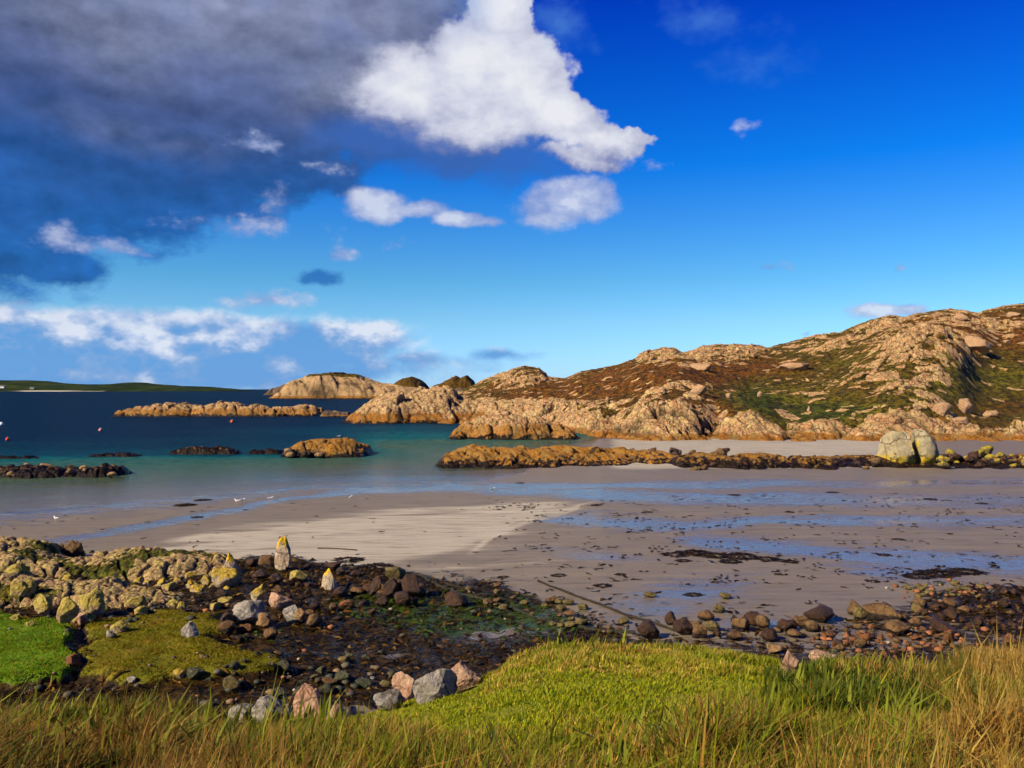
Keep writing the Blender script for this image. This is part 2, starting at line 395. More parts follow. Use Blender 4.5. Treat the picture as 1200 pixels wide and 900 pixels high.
# small clouds, ragged
F3 = blobs(UVs, [(668, 238, 72, 31, 1.1), (690, 228, 40, 24, 1.1), (440, 242, 46, 25, 1.1), (545, 258, 50, 11, 1), (495, 248, 50, 12, .95)])
F3b = blobs(UVs, [(305, 168, 52, 16, .55), (322, 232, 30, 24, .48), (295, 264, 100, 17, .45), (112, 287, 60, 11, .5), (55, 278, 34, 20, .55), (305, 349, 60, 15, .6), (390, 297, 40, 9, .45), (868, 145, 30, 12, .35), (775, 190, 34, 10, .42), (908, 312, 30, 9, .5), (380, 197, 44, 9, .35), (1040, 366, 44, 12, .8), (1075, 364, 24, 9, .8), (945, 388, 14, 7, .5), (1052, 317, 16, 5, .3), (350, 376, 60, 7, .4), (465, 290, 26, 10, .3)])
Fy = N.m('MAXIMUM', N.m('ADD', F3, N.m('MULTIPLY', N.m('SUBTRACT', noB, 0.52), 0.75)), N.m('MULTIPLY', N.m('ADD', F3b, N.m('MULTIPLY', N.m('SUBTRACT', noB, 0.56), 1.7)), 0.8))
a3 = N.step(Fy, 0.0, 0.42)
c3 = N.ramp(N.m('ADD', N.m('ADD', 0.30, N.m('MULTIPLY', Fy, 0.75)), N.m('MULTIPLY', rel, 1.1), clamp=True), [(0, lc(96, 140, 208)), (0.4, lc(150, 166, 212)), (0.8, lc(192, 200, 226)), (1, lc(220, 224, 238))])
col = over(col, N.m('MULTIPLY', a3, 0.8), c3)
F4 = blobs(UVc, [(680, 36, 46, 42, .5), (845, 20, 70, 36, .45), (880, 70, 60, 30, .3), (560, 20, 60, 60, .3)])
col = over(col, N.m('MULTIPLY', N.step(N.m('ADD', F4, N.m('MULTIPLY', N.m('SUBTRACT', noB, 0.5), 0.9)), 0.0, 0.8), 0.5), lc(100, 160, 228))
# low bank over the horizon
F5 = blobs(UVs, [(60, 406, 300, 44, 1.2), (230, 402, 190, 40, 1.2), (350, 404, 150, 34, 1.1), (425, 394, 50, 18, .9), (-200, 395, 300, 44, 1), (120, 430, 420, 28, .8), (500, 425, 70, 12, .35), (590, 418, 40, 8, .3)])
Fq = N.m('ADD', F5, N.m('MULTIPLY', N.m('SUBTRACT', noB, 0.5), 0.65))
a5 = N.step(Fq, -0.12, 0.32)
hi = N.step(N.m('ADD', EL, N.m('MULTIPLY', N.m('SUBTRACT', noB, 0.5), 0.06)), 0.030, 0.078)
c5 = N.ramp(N.m('ADD', N.m('MULTIPLY', hi, 0.75), N.m('MULTIPLY', rel, 1.7), clamp=True), [(0, lc(92, 152, 218)), (0.35, lc(124, 162, 216)), (0.7, lc(186, 200, 232)), (1, lc(228, 232, 244))])
col = over(col, N.m('MULTIPLY', a5, 0.85), c5)
bg = N.new('ShaderNodeBackground'); N.put(bg.inputs[0], col); bg.inputs[1].default_value = BG
wo = N.new('ShaderNodeOutputWorld'); N.l.new(bg.outputs[0], wo.inputs[0])
W.cycles.sampling_method = 'MANUAL'; W.cycles.sample_map_resolution = 512
# ------------------------------------------------------------------ materials
def geo(N): return N.new('ShaderNodeNewGeometry')
def m_ground():
    m, N = mat('shore_ground'); G = geo(N); P = G.outputs['Position']
    nf = N.noise(P, 9, 6, 0.65); nm = N.noise(P, 1.1, 5, 0.6); nl = N.noise(P, 0.16, 4, 0.55)
    Ps = N.vm('MULTIPLY', P, (0.5, 2.6, 1)); ns = N.noise(Ps, 0.55, 6, 0.6, 0.4)
    wet = N.attr('wet'); damp = N.attr('damp'); weed = N.attr('weed'); turf = N.attr('turf'); lush = N.attr('lush'); alg = N.attr('algae'); bank = N.attr('bank')
    sd = N.mix(ns, (0.50, 0.45, 0.35), (0.25, 0.22, 0.165))
    sd = N.mix(N.m('MULTIPLY', nf, 0.35), sd, (0.24, 0.20, 0.145))
    sw = N.mix(ns, (0.23, 0.185, 0.125), (0.10, 0.08, 0.054))
    dm = N.step(N.m('ADD', damp, N.m('MULTIPLY', N.m('SUBTRACT', ns, 0.5), 0.7)), 0.15, 0.7)
    sand = N.mix(dm, sd, sw)
    sand = N.mix(N.m('MULTIPLY', N.step(N.noise(N.vm('MULTIPLY', P, (0.35, 2.2, 1)), 1.3, 6, 0.7), 0.5, 0.68), 0.55), sand, (0.06, 0.045, 0.028))
    wm = N.step(N.m('ADD', wet, N.m('ADD', N.m('MULTIPLY', N.m('SUBTRACT', ns, 0.5), 1.5), N.m('MULTIPLY', N.m('SUBTRACT', N.noise(Ps, 2.5, 5, 0.65), 0.5), 1.2))), 0.25, 1.0)
    sand = N.mix(wm, sand, (0.11, 0.088, 0.068))
    # weed strewn zone: brown kelp, green algae, wet mud between
    wk = N.m('ADD', weed, N.m('MULTIPLY', N.m('SUBTRACT', N.noise(N.vm('MULTIPLY', P, (1, 1.8, 1)), 1.7, 6, 0.65), 0.5), 1.7))
    wkm = N.step(N.m('SUBTRACT', wk, N.m('MULTIPLY', wet, 0.7)), 0.32, 0.5)
    kc = N.ramp(N.noise(P, 5.5, 5, 0.7), [(0.3, (0.006, 0.004, 0.001)), (0.5, (0.022, 0.013, 0.003)), (0.68, (0.085, 0.045, 0.008)), (0.8, (0.15, 0.09, 0.02))])
    am = N.m('MULTIPLY', N.step(N.m('ADD', alg, N.m('MULTIPLY', N.m('SUBTRACT', N.noise(P, 3.2, 4, 0.6), 0.5), 1.4)), 0.45, 0.62), 0.85)
    kc = N.mix(am, kc, (0.028, 0.052, 0.006))
    c = N.mix(wkm, sand, kc)
    tc = N.ramp(nm, [(0.3, (0.09, 0.10, 0.006)), (0.5, (0.16, 0.15, 0.007)), (0.68, (0.20, 0.12, 0.012)), (0.8, (0.07, 0.035, 0.006))])
    tl = N.ramp(nm, [(0.3, (0.07, 0.14, 0.005)), (0.55, (0.12, 0.24, 0.006)), (0.75, (0.16, 0.16, 0.010))])
    tc = N.mix(N.step(lush, 0.2, 0.8), tc, tl)
    tc = N.mix(N.m('MULTIPLY', nf, 0.5), tc, N.mix(0.5, tc, (0.03, 0.02, 0.008)))
    tm = N.step(N.m('ADD', turf, N.m('MULTIPLY', N.m('SUBTRACT', N.noise(P, 4, 4, 0.6), 0.5), 0.9)), 0.4, 0.6)
    c = N.mix(tm, c, tc)
    bc = N.ramp(nm, [(0.3, (0.09, 0.10, 0.008)), (0.6, (0.17, 0.18, 0.009)), (0.8, (0.17, 0.12, 0.02))])
    c = N.mix(N.step(bank, 0.3, 0.6), c, bc)
    # roughness
    r = N.mf(wm, N.mf(dm, 0.8, 0.56), N.mf(N.step(N.noise(Ps, 4.0, 4, 0.6), 0.4, 0.65), 0.09, 0.32))
    r = N.mf(wkm, r, N.mf(N.step(nf, 0.45, 0.6), 0.25, 0.6))
    r = N.m('MAXIMUM', r, N.m('MULTIPLY', tm, 0.8)); r = N.m('MAXIMUM', r, N.m('MULTIPLY', N.step(bank, .3, .6), 0.85))
    veg = N.m('MAXIMUM', N.m('MAXIMUM', tm, wkm), N.step(bank, .3, .6))
    fl = N.m('SUBTRACT', 1.0, N.m('MULTIPLY', wm, N.m('SUBTRACT', 1.0, veg)))
    h = N.m('ADD', N.m('MULTIPLY', nf, N.mf(veg, 0.010, 0.06)), N.m('MULTIPLY', ns, 0.02))
    rip = N.noise(N.vm('MULTIPLY', P, (1.2, 5, 1)), 2.2, 3, 0.5)
    h = N.m('ADD', h, N.m('MULTIPLY', rip, 0.012))
    b = N.bump(h, N.mf(fl, 0.10, 0.8), 1.0)
    N.out(N.princ(c, r, b, spec=N.mf(veg, 0.5, 0.12))); return m
def m_sea():
    m, N = mat('sea_water'); P = geo(N).outputs['Position']
    dep = N.attr('depth'); 
    nl = N.noise(N.vm('MULTIPLY', P, (1, 2.2, 1)), 0.03, 4, 0.6)
    dd = N.m('ADD', dep, N.m('MULTIPLY', N.m('SUBTRACT', nl, 0.5), N.m('ADD', 1.2, N.m('MULTIPLY', dep, 0.7))))
    calm = N.step(dep, 0.05, 1.2)
    fn = N.noise(N.vm('MULTIPLY', P, (0.5, 1.6, 1)), 0.9, 5, 0.65); fd = N.m('ADD', dep, N.m('MULTIPLY', N.m('SUBTRACT', fn, 0.5), 0.10))
    foam = N.m('MULTIPLY', N.m('MAXIMUM', N.m('MULTIPLY', N.step(fd, 0.0, 0.012), N.step(fd, 0.034, 0.018)), N.m('MULTIPLY', N.m('MULTIPLY', N.step(fd, 0.10, 0.112), N.step(fd, 0.13, 0.118)), 0.6)), N.step(fn, 0.42, 0.6))
    w1 = N.noise(N.vm('MULTIPLY', P, (0.6, 1.5, 1)), 1.1, 4, 0.6); w2 = N.noise(N.vm('MULTIPLY', P, (0.5, 1.4, 1)), 0.17, 3, 0.55)
    c = N.ramp(N.m('DIVIDE', dd, 8.0, clamp=True), [(0.0, (0.10, 0.115, 0.06)), (0.09, (0.05, 0.11, 0.07)), (0.2, (0.004, 0.10, 0.11)), (0.36, (0.001, 0.045, 0.075)), (0.7, (0.0004, 0.024, 0.052)), (1.0, (0.0004, 0.014, 0.042))])
    c = N.mix(N.m('MULTIPLY', foam, 0.6), c, (0.42, 0.46, 0.50))
    a = N.m('SUBTRACT', 1.0, N.m('EXPONENT', N.m('MULTIPLY', N.m('MAXIMUM', dep, 0.0), -2.6)))
    a = N.m('MAXIMUM', a, N.m('MULTIPLY', foam, 0.5))
    h = N.m('ADD', N.m('MULTIPLY', w1, 0.22), N.m('MULTIPLY', w2, 0.7))
    b = N.bump(h, N.mf(calm, 0.22, 0.8), 1.0)
    bd = N.new('ShaderNodeBsdfDiffuse'); N.put(bd.inputs[0], N.mix(N.m('MULTIPLY', N.step(w1, .42, .62), N.m('MULTIPLY', calm, 0.9)), c, N.mix(0.6, c, (0, 0.004, 0.015)))); N.put(bd.inputs[2], b)
    tr = N.new('ShaderNodeBsdfTransparent'); mx = N.new('ShaderNodeMixShader')
    N.put(mx.inputs[0], a); N.l.new(tr.outputs[0], mx.inputs[1]); N.l.new(bd.outputs[0], mx.inputs[2])
    gl = N.new('ShaderNodeBsdfGlossy'); N.put(gl.inputs['Roughness'], N.mf(calm, 0.06, 0.22)); N.put(gl.inputs['Normal'], b)
    fr = N.new('ShaderNodeFresnel'); fr.inputs[0].default_value = 1.33; N.put(fr.inputs[1], b)
    fm = N.m('MINIMUM', N.m('MULTIPLY', fr.outputs[0], 0.85), N.mf(calm, 0.26, 0.07))
    m2 = N.new('ShaderNodeMixShader'); N.put(m2.inputs[0], fm); N.l.new(mx.outputs[0], m2.inputs[1]); N.l.new(gl.outputs[0], m2.inputs[2])
    N.out(m2.outputs[0]); return m
def m_coast(name, tnoise=1.1, lichc=(0.26, 0.23, 0.055), tide=1.6, pink=(0.47, 0.235, 0.11), pale=(0.50, 0.35, 0.14), orange=(0.34, 0.135, 0.016), dark=0.35, lich=0.5, near=1.0):
    """granite with vegetation on ledges (attribute veg / vegc) and tide bands by height above the sea"""
    m, N = mat(name); G = geo(N); P = G.outputs['Position']; z = N.sep(P)[2]; nz = N.sep(G.outputs['True Normal'])[2]
    crev = N.attr('crev'); veg = N.attr('veg'); vc = N.attr('vegc')
    n1 = N.noise(P, 0.5*near, 5, 0.6); n2 = N.noise(P, 3.0*near, 6, 0.68); n3 = N.noise(N.vm('MULTIPLY', P, (1, 1, 0.35)), 1.5*near, 5, 0.6)
    c = N.mix(N.step(n1, 0.35, 0.65), pink, pale)
    c = N.mix(N.m('MULTIPLY', N.step(n2, 0.42, 0.66), 0.62), c, (0.12, 0.07, 0.035))
    c = N.mix(N.m('MULTIPLY', N.step(n3, 0.5, 0.7), 0.6), c, (0.64, 0.50, 0.31))
    lm = N.m('MULTIPLY', N.step(N.noise(P, 1.3*near, 5, 0.7), 0.55, 0.7), lich)
    c = N.mix(lm, c, lichc)
    c = N.mix(N.m('MULTIPLY', crev, 0.9), c, (0.025, 0.016, 0.008)); c = N.mix(N.m('MULTIPLY', N.step(N.vor(N.vm('ADD', N.vm('MULTIPLY', P, (1, .6, .8)), N.vm('SCALE', N.noise(P, 0.9*near, 2, out=1), 1.0)), 0.9*near, 'DISTANCE_TO_EDGE'), 0.07, 0.02), 0.75), c, (0.03, 0.02, 0.01))
    # vegetation
    vv = N.m('ADD', veg, N.m('MULTIPLY', N.m('SUBTRACT', N.noise(P, 0.9*near, 6, 0.7), 0.5), 0.9))
    vm_ = N.step(vv, 0.40, 0.52)
    q = N.m('ADD', vc, N.m('MULTIPLY', N.m('SUBTRACT', N.noise(P, 0.22*near, 5, 0.65), 0.5), 0.9), clamp=True)
    gc = N.ramp(q, [(0.0, (0.17, 0.058, 0.006)), (0.28, (0.13, 0.060, 0.006)), (0.5, (0.10, 0.070, 0.006)), (0.75, (0.14, 0.115, 0.007)), (1.0, (0.045, 0.065, 0.005))])
    gc = N.mix(N.m('MULTIPLY', N.step(N.noise(P, 0.8*near, 6, 0.75), 0.42, 0.56), 0.92), gc, (0.013, 0.011, 0.003)); gc = N.mix(N.m('MULTIPLY', N.step(N.noise(P, 0.5*near, 5, 0.75), 0.56, 0.66), 0.55), gc, (0.21, 0.14, 0.02))
    c = N.mix(vm_, c, gc)
    # tide bands
    zz = N.m('ADD', z, N.m('MULTIPLY', N.m('SUBTRACT', N.noise(P, 0.45*near, 5, 0.65), 0.5), tide*tnoise))
    om = N.m('SUBTRACT', 1.0, N.step(zz, tide*0.78, tide*1.05))
    oc = N.mix(N.step(n2, 0.4, 0.65), orange, tuple(v*0.42 for v in orange)); oc = N.mix(N.m('MULTIPLY', crev, 0.85), oc, (0.02, 0.009, 0.003)); oc = N.mix(N.m('MULTIPLY', N.step(n1, 0.45, 0.6), 0.4), oc, (0.20, 0.15, 0.06))
    c = N.mix(N.m('MULTIPLY', om, 0.95), c, oc)
    zd = N.m('ADD', z, N.m('MULTIPLY', N.m('SUBTRACT', N.noise(P, 0.7*near, 5, 0.7), 0.5), tide*1.5*(dark > 0)))
    dm = N.m('SUBTRACT', 1.0, N.step(zd, tide*dark*0.9, tide*dark*1.1+0.03))
    c = N.mix(dm, c, N.mix(N.step(n2, 0.5, 0.7), (0.007, 0.004, 0.002), (0.035, 0.017, 0.006)))
    h = N.m('ADD', N.m('MULTIPLY', n2, 0.5), N.m('MULTIPLY', N.vor(N.vm('MULTIPLY', N.vm('ADD', P, N.vm('SCALE', N.noise(P, 0.7, 3, out=1), 1.5)), (1.4, 1.0, 0.7)), 0.8*near, 'DISTANCE_TO_EDGE'), -0.0))
    b = N.bump(h, 0.9, 0.7/near)
    N.out(N.princ(c, N.mf(dm, 0.8, 0.35), b, spec=0.15)); return m
def m_rock(name, c1, c2, lich=0.0, lc_=(0.72, 0.46, 0.01), top=0.5, spot=0.35, weed=0.0, weedc=(0.012, 0.007, 0.004), rough=0.8, pale=0.3, wn=0.5):
    m, N = mat(name); G = geo(N); P = G.outputs['Position']; nz = N.sep(G.outputs['Normal'])[2]
    gz = N.sep(N.new('ShaderNodeTexCoord').outputs['Generated'])[2]
    n1 = N.noise(P, 2.6, 5, 0.6); n2 = N.noise(P, 13, 6, 0.7); n3 = N.noise(P, 45, 3, 0.6); n4 = N.noise(P, 5.5, 6, 0.65, 0.6)
    c = N.mix(N.step(n1, 0.35, 0.65), c1, c2)
    c = N.mix(N.m('MULTIPLY', N.step(n2, 0.45, 0.68), 0.6), c, tuple(v*0.3 for v in c1))
    c = N.mix(N.m('MULTIPLY', N.step(n3, 0.5, 0.75), pale), c, tuple(min(0.8, v*1.7) for v in c2))
    c = N.mix(N.m('MULTIPLY', N.step(n4, 0.55, 0.66), spot), c, (0.46, 0.43, 0.30))
    if lich:
        t = N.m('ADD', N.m('ADD', gz, N.m('MULTIPLY', nz, 0.25)), N.m('MULTIPLY', N.m('SUBTRACT', n4, 0.5), 1.3))
        lm = N.m('MULTIPLY', N.step(t, top, top+0.12), lich)
        c = N.mix(lm, c, N.mix(N.step(n2, 0.4, 0.7), lc_, tuple(v*0.55 for v in lc_)))
    if weed:
        t = N.m('ADD', gz, N.m('MULTIPLY', N.m('SUBTRACT', n1, 0.5), wn))
        wm = N.m('SUBTRACT', 1.0, N.step(t, weed, weed+0.12))
        c = N.mix(wm, c, N.mix(N.step(n2, 0.45, 0.7), weedc, tuple(v*3.5 for v in weedc)))
        rr = N.mf(wm, rough, 0.4)
    else: rr = rough
    b = N.bump(N.m('ADD', N.m('ADD', N.m('MULTIPLY', n2, 0.6), N.m('MULTIPLY', n3, 0.15)), n4), 1.0, 0.10)
    vo = N.vor(N.vm('ADD', P, N.vm('SCALE', N.noise(P, 2.0, 2, out=1), 0.4)), 2.3, 'DISTANCE_TO_EDGE'); c = N.mix(N.m('MULTIPLY', N.step(vo, 0.05, 0.0), 0.7), c, (0.03, 0.02, 0.012))
    c = N.mix(N.m('MULTIPLY', N.step(n4, 0.48, 0.36), 0.5), c, tuple(v*0.28 for v in c1))
    N.out(N.princ(c, rr, b, spec=0.35)); return m
M = {}
M['ground'] = m_ground(); M['sea'] = m_sea()
M['hill'] = m_coast('hill_granite', tnoise=2.2, tide=1.0, dark=0.0, lich=0.3)
M['head'] = m_coast('headland_granite', tide=2.6, dark=0.18, lich=0.25, pale=(0.52, 0.36, 0.155), pink=(0.48, 0.27, 0.12))
M['farrock'] = m_coast('skerry_rock', tide=2.4, dark=0.22, lich=0.5, orange=(0.36, 0.16, 0.03), near=1.3)
M['reef'] = m_coast('reef_rock', tide=3.0, dark=0.21, lich=0.3, orange=(0.33, 0.145, 0.015), near=2.2)
M['reefdark'] = m_coast('weedy_reef_rock', tide=3.0, dark=0.36, lich=0.3, orange=(0.24, 0.108, 0.013), near=2.2)
M['darkhill'] = m_coast('dark_islet_rock', tide=0.5, pink=(0.10, 0.065, 0.05), pale=(0.14, 0.09, 0.06), lich=0.2)
M['lichrock'] = m_rock('lichen_granite', (0.38, 0.235, 0.13), (0.40, 0.31, 0.15), lich=0.8, lc_=(0.40, 0.32, 0.03), top=0.48, spot=0.75)
M['yellow'] = m_rock('yellow_lichen_granite', (0.36, 0.27, 0.17), (0.42, 0.34, 0.20), lich=0.9, lc_=(0.46, 0.31, 0.012), top=0.66, spot=0.3)
M['yellowcap'] = m_rock('yellow_capped_stone', (0.40, 0.28, 0.18), (0.52, 0.44, 0.30), lich=1.0, lc_=(0.80, 0.50, 0.003), top=0.78, spot=0.4, weed=0.12)
M['pink'] = m_rock('pink_granite', (0.42, 0.215, 0.125), (0.46, 0.29, 0.18), spot=0.35)
M['grey'] = m_rock('grey_granite', (0.26, 0.235, 0.20), (0.36, 0.32, 0.26), spot=0.5)
M['tan'] = m_rock('tan_stone', (0.28, 0.15, 0.055), (0.32, 0.20, 0.09), spot=0.12, weed=0.25)
M['orange'] = m_rock('orange_stone', (0.20, 0.075, 0.022), (0.14, 0.06, 0.022), spot=0.1)
M['dark'] = m_rock('weedy_stone', (0.035, 0.017, 0.008), (0.075, 0.032, 0.012), spot=0.0, rough=0.5, pale=0.15, weed=0.3, weedc=(0.006, 0.004, 0.002))
M['brown'] = m_rock('brown_stone', (0.13, 0.062, 0.022), (0.17, 0.10, 0.035), spot=0.12, weed=0.42, weedc=(0.010, 0.006, 0.003))
M['olive'] = m_rock('olive_stone', (0.12, 0.092, 0.025), (0.17, 0.13, 0.04), spot=0.1, weed=0.25)
M['green'] = m_rock('green_slab', (0.045, 0.055, 0.022), (0.075, 0.072, 0.035), spot=0.1)
M['split'] = m_rock('split_boulder_granite', (0.50, 0.41, 0.26), (0.60, 0.50, 0.32), lich=1.0, lc_=(0.60, 0.40, 0.012), top=9, spot=0.35, weed=0.08, weedc=(0.06, 0.03, 0.008), wn=0.12)

# ------------------------------------------------------------------ ground and sea
us = np.concatenate([np.linspace(-1.7, -0.60, 90)[:-1], np.linspace(-0.60, 0.60, 860), np.linspace(0.60, 1.7, 90)[1:]])
ys = np.concatenate([np.linspace(-22, 3.5, 60)[:-1], np.geomspace(3.5, 55, 480)[:-1], np.geomspace(55, 150, 180)[:-1], np.geomspace(150, 30000, 70)])
APX = 26.0
X = (ys[:, None]+APX)*us[None, :]; Y = np.repeat(ys[:, None], len(us), 1)
Z, A, QX, QY, DD, YE = terrain(X.ravel(), Y.ravel()); Z = Z.reshape(X.shape)
link('ground', grid_mesh('ground', X, Y, Z, {k: v for k, v in A.items()}), M['ground']); tag(bpy.data.objects['ground'], 'sandy shore with grass bank and seabed', None, kind='structure')
del bpy.data.objects['ground']['label']
ys2 = np.concatenate([np.geomspace(24, 400, 260)[:-1], np.geomspace(400, 30000, 60)]); us2 = np.linspace(-1.9, 1.4, 360)
X2 = (ys2[:, None]+10)*us2[None, :]; Y2 = np.repeat(ys2[:, None], len(us2), 1)
Z2 = terrain(X2.ravel(), Y2.ravel())[0].reshape(X2.shape)
sea = link('sea', grid_mesh('sea', X2, Y2, X2*0, {'depth': -Z2}), M['sea']); tag(sea, kind='structure')

# ------------------------------------------------------------------ craggy height
def crag(x, y, s, seed, sx=1.0, sy=2.2, shear=0.35, warp=0.35):
    wx = fbm(x/s*0.6, y/s*0.6, 3, seed+3)*warp*1.6; wy = fbm(x/s*0.6+9, y/s*0.6, 3, seed+4)*warp*1.6
    u = (x+shear*y)/(s*sx)+wx; v = y/(s*sy)+wy
    f1, f2, cid, cx, cy = worley(u, v, seed)
    e = np.clip((f2-f1)*3.2, 0, 1)
    tilt = (u-cx)*(_hash(np.floor(cx*97), np.floor(cy*97), np.zeros_like(cx), seed+9)-0.5)*1.5
    h = (cid-0.5)*0.6*ss(0, 0.25, f2-f1)+tilt*0.35*e+np.sqrt(np.clip(1-f1**2, 0, 1))*0.75-0.62-(1-e)**3*0.45
    return h, (1-e)**3
def crags(x, y, s, seed, **k):
    a, ca = crag(x, y, s, seed, **k); b, cb = crag(x, y, s*0.42, seed+50, **k); c, cc = crag(x, y, s*0.17, seed+90, **k)
    return s*(0.44*a+0.15*b+0.05*c+0.05*fbm(x/s*3, y/s*3, 4, seed+7)), np.clip(ca*0.7+cb*0.6+cc*0.4, 0, 1)
def skerry(name, y0, depth, prof, s, seed, material, label, cat, res=0.3, group=None, blunt=2.6, vegtop=None, kind=None, amp=1.0, skew=0.45, base=1.2, vegc=0.5, pock=0):
    """rocky islet: ridge profile [(px,py)...] seen at its ridge distance"""
    yr = y0+depth*skew
    P = np.array(prof, float); xs = (P[:, 0]-600)/F*yr; zs = CH-(P[:, 1]-HOR)/F*yr
    x0, x1 = xs.min()-s*0.3, xs.max()+s*0.3
    nx = max(30, int((x1-x0)/res)); ny = max(16, int(depth/res))
    gx = np.linspace(x0, x1, nx); ty = np.linspace(0, 1, ny)
    X = np.repeat(gx[None, :], ny, 0); T = np.repeat(ty[:, None], nx, 1); Y = y0+T*depth
    h = np.interp(X, xs, zs, left=-0.6, right=-0.6)+base
    endt = np.clip(np.minimum(X-x0, x1-X)/(s*1.0), 0, 1)**0.6
    edge = 0.16*fbm(X/(s*2.2), Y*0+seed, 3, seed)
    tt = T+edge
    a = np.where(tt < skew, tt/skew, (1-tt)/(1-skew)); a = np.clip(a, 0, 1)*ss(0, 0.06, T)*ss(1, 0.94, T)
    S = (1-(1-a)**blunt)**(1/1.4)
    Z = (h*S)*endt-base
    cr, ce = crags(X, Y, s, seed)
    Z = Z+amp*cr*np.clip(S*1.5, 0, 1)*endt*np.clip(h/(s*0.9), 0.15, 1)
    veg = np.zeros_like(Z)
    if vegtop is not None:
        veg = ss(vegtop, vegtop+1.2, Z+1.5*fbm(X/6, Y/6, 3, seed+5))
    if pock:
        f1, f2, ci, _a, _b = worley(X/0.34+fbm(X, Y, 2, 5)*.8, Y/0.42, seed+3); Z = Z+(0.10*np.sqrt(np.clip(1-f1**2, 0, 1))+0.05*fbm(X*5, Y*5, 3, 8))*np.clip(S*2, 0, 1)
        ce = np.clip(ce+ss(.16, .0, f2-f1)*0.8, 0, 1); veg = ss(.15, .42, fbm(X/1.6, Y/1.6, 4, seed+8)+0.2*ce)*0.9; vegc = 0.9
    ox, oy = (x0+x1)/2, y0+depth/2
    me = grid_mesh(name, X-ox, Y-oy, Z, {'crev': ce.ravel(), 'veg': veg.ravel(), 'vegc': np.full(Z.size, vegc)})
    o = link(name, me, M[material], loc=(ox, oy, 0)); tag(o, label, cat, group, kind)
    return o

# ------------------------------------------------------------------ the main hill
PXs = np.concatenate([np.linspace(500, 1240, 980), np.linspace(1241, 2300, 260)])
Y0 = [(400, 205), (560, 195), (600, 185), (640, 170), (680, 150), (705, 139), (760, 131), (900, 130), (1200, 130), (2300, 120)]
def lay(pts):
    g = np.arange(440, 2400, 1.0); v = pl(g, pts); k = np.exp(-(np.arange(-24, 25)/7.0)**2); k /= k.sum()
    return np.interp(PXs, g, np.convolve(np.pad(v, 24, 'edge'), k, 'valid'))
sky_ = [(500, 462), (530, 459), (550, 452), (565, 444), (585, 438), (600, 431), (614, 428), (632, 430), (642, 440), (662, 441), (682, 433), (700, 430), (722, 427), (740, 421), (757, 413), (775, 407), (788, 407), (800, 414), (812, 411), (824, 405), (840, 403), (885, 404), (900, 406), (915, 401), (940, 397), (962, 392), (985, 389), (1002, 381), (1022, 374), (1042, 370), (1062, 371), (1085, 366), (1105, 363), (1130, 363), (1147, 367), (1160, 361), (1178, 357), (1200, 355), (1260, 347), (1400, 338), (1700, 345), (2300, 380)]
L1 = [(500, 492), (560, 490), (600, 486), (640, 484), (700, 490), (720, 502), (740, 494), (760, 484), (800, 480), (822, 490), (840, 505), (856, 494), (880, 488), (905, 500), (930, 506), (960, 498), (990, 503), (1010, 505), (1040, 494), (1060, 490), (1080, 494), (1105, 504), (1130, 506), (1160, 506), (1200, 507), (2300, 505)]
L2 = [(500, 477), (560, 475), (640, 470), (700, 464), (740, 458), (770, 450), (800, 448), (850, 456), (880, 464), (930, 470), (980, 462), (1020, 452), (1060, 442), (1100, 440), (1125, 452), (1145, 474), (1200, 480), (2300, 470)]
L3 = [(500, 468), (560, 464), (620, 455), (660, 456), (720, 446), (760, 432), (800, 424), (840, 436), (880, 446), (930, 445), (980, 436), (1020, 418), (1060, 398), (1100, 396), (1125, 404), (1145, 432), (1170, 440), (1200, 440), (2300, 420)]
L4 = [(500, 466), (560, 458), (620, 449), (660, 451), (720, 440), (760, 424), (800, 420), (840, 420), (880, 425), (930, 421), (980, 412), (1020, 396), (1060, 384), (1100, 380), (1140, 384), (1170, 398), (1200, 392), (2300, 395)]
y0 = lay(Y0)
ctrl_y = np.stack([y0-6, y0-0.5, y0+9, y0+34, y0+66, y0+102, y0+165, y0+260, y0+420])
wp = lambda arr, yy: CH-(arr-HOR)/F*yy
zz0 = np.full_like(PXs, -2.0)
ctrl_z = np.stack([zz0, np.full_like(PXs, -0.3), wp(lay(L1), ctrl_y[2]), wp(lay(L2), ctrl_y[3]), wp(lay(L3), ctrl_y[4]), wp(lay(L4), ctrl_y[5]), wp(pl(PXs, sky_)+0.8, ctrl_y[6]), wp(pl(PXs, sky_)+24, ctrl_y[7]), np.full_like(PXs, -3.0)])
R = np.concatenate([np.linspace(0, 0.17, 130)[:-1], np.linspace(0.17, 0.66, 360)[:-1], np.linspace(0.66, 1, 50)])
par = np.array([0, .03, .075, .19, .33, .48, .64, .82, 1.0])
def pchip(t):
    k = np.clip(np.searchsorted(par, t, 'right')-1, 0, len(par)-2)
    a = (t-par[k])/(par[k+1]-par[k])
    dlt = (ctrl_z[1:]-ctrl_z[:-1])/np.diff(par)[:, None]
    def slope(i):
        if i == 0: return dlt[0]*0.6
        if i == len(par)-1: return dlt[-1]*0.5
        p = dlt[i-1]*dlt[i]; return np.where(p > 0, 2*dlt[i-1]*dlt[i]/(dlt[i-1]+dlt[i]+1e-9), 0)
    h = par[k+1]-par[k]; m0, m1 = slope(k)*h, slope(k+1)*h
    z = (2*a**3-3*a*a+1)*ctrl_z[k]+(a**3-2*a*a+a)*m0+(-2*a**3+3*a*a)*ctrl_z[k+1]+(a**3-a*a)*m1
    y = lerp(ctrl_y[k], ctrl_y[k+1], a)
    return y, z
rows = [pchip(t) for t in R]
HY = np.stack([r[0] for r in rows]); HZ = np.stack([r[1] for r in rows]); HX = (PXs[None, :]-600)/F*HY
TT = np.repeat(R[:, None], len(PXs), 1)
qx, qy = proj(HX, HY, HZ)
amp_r = ss(0.005, 0.05, TT)
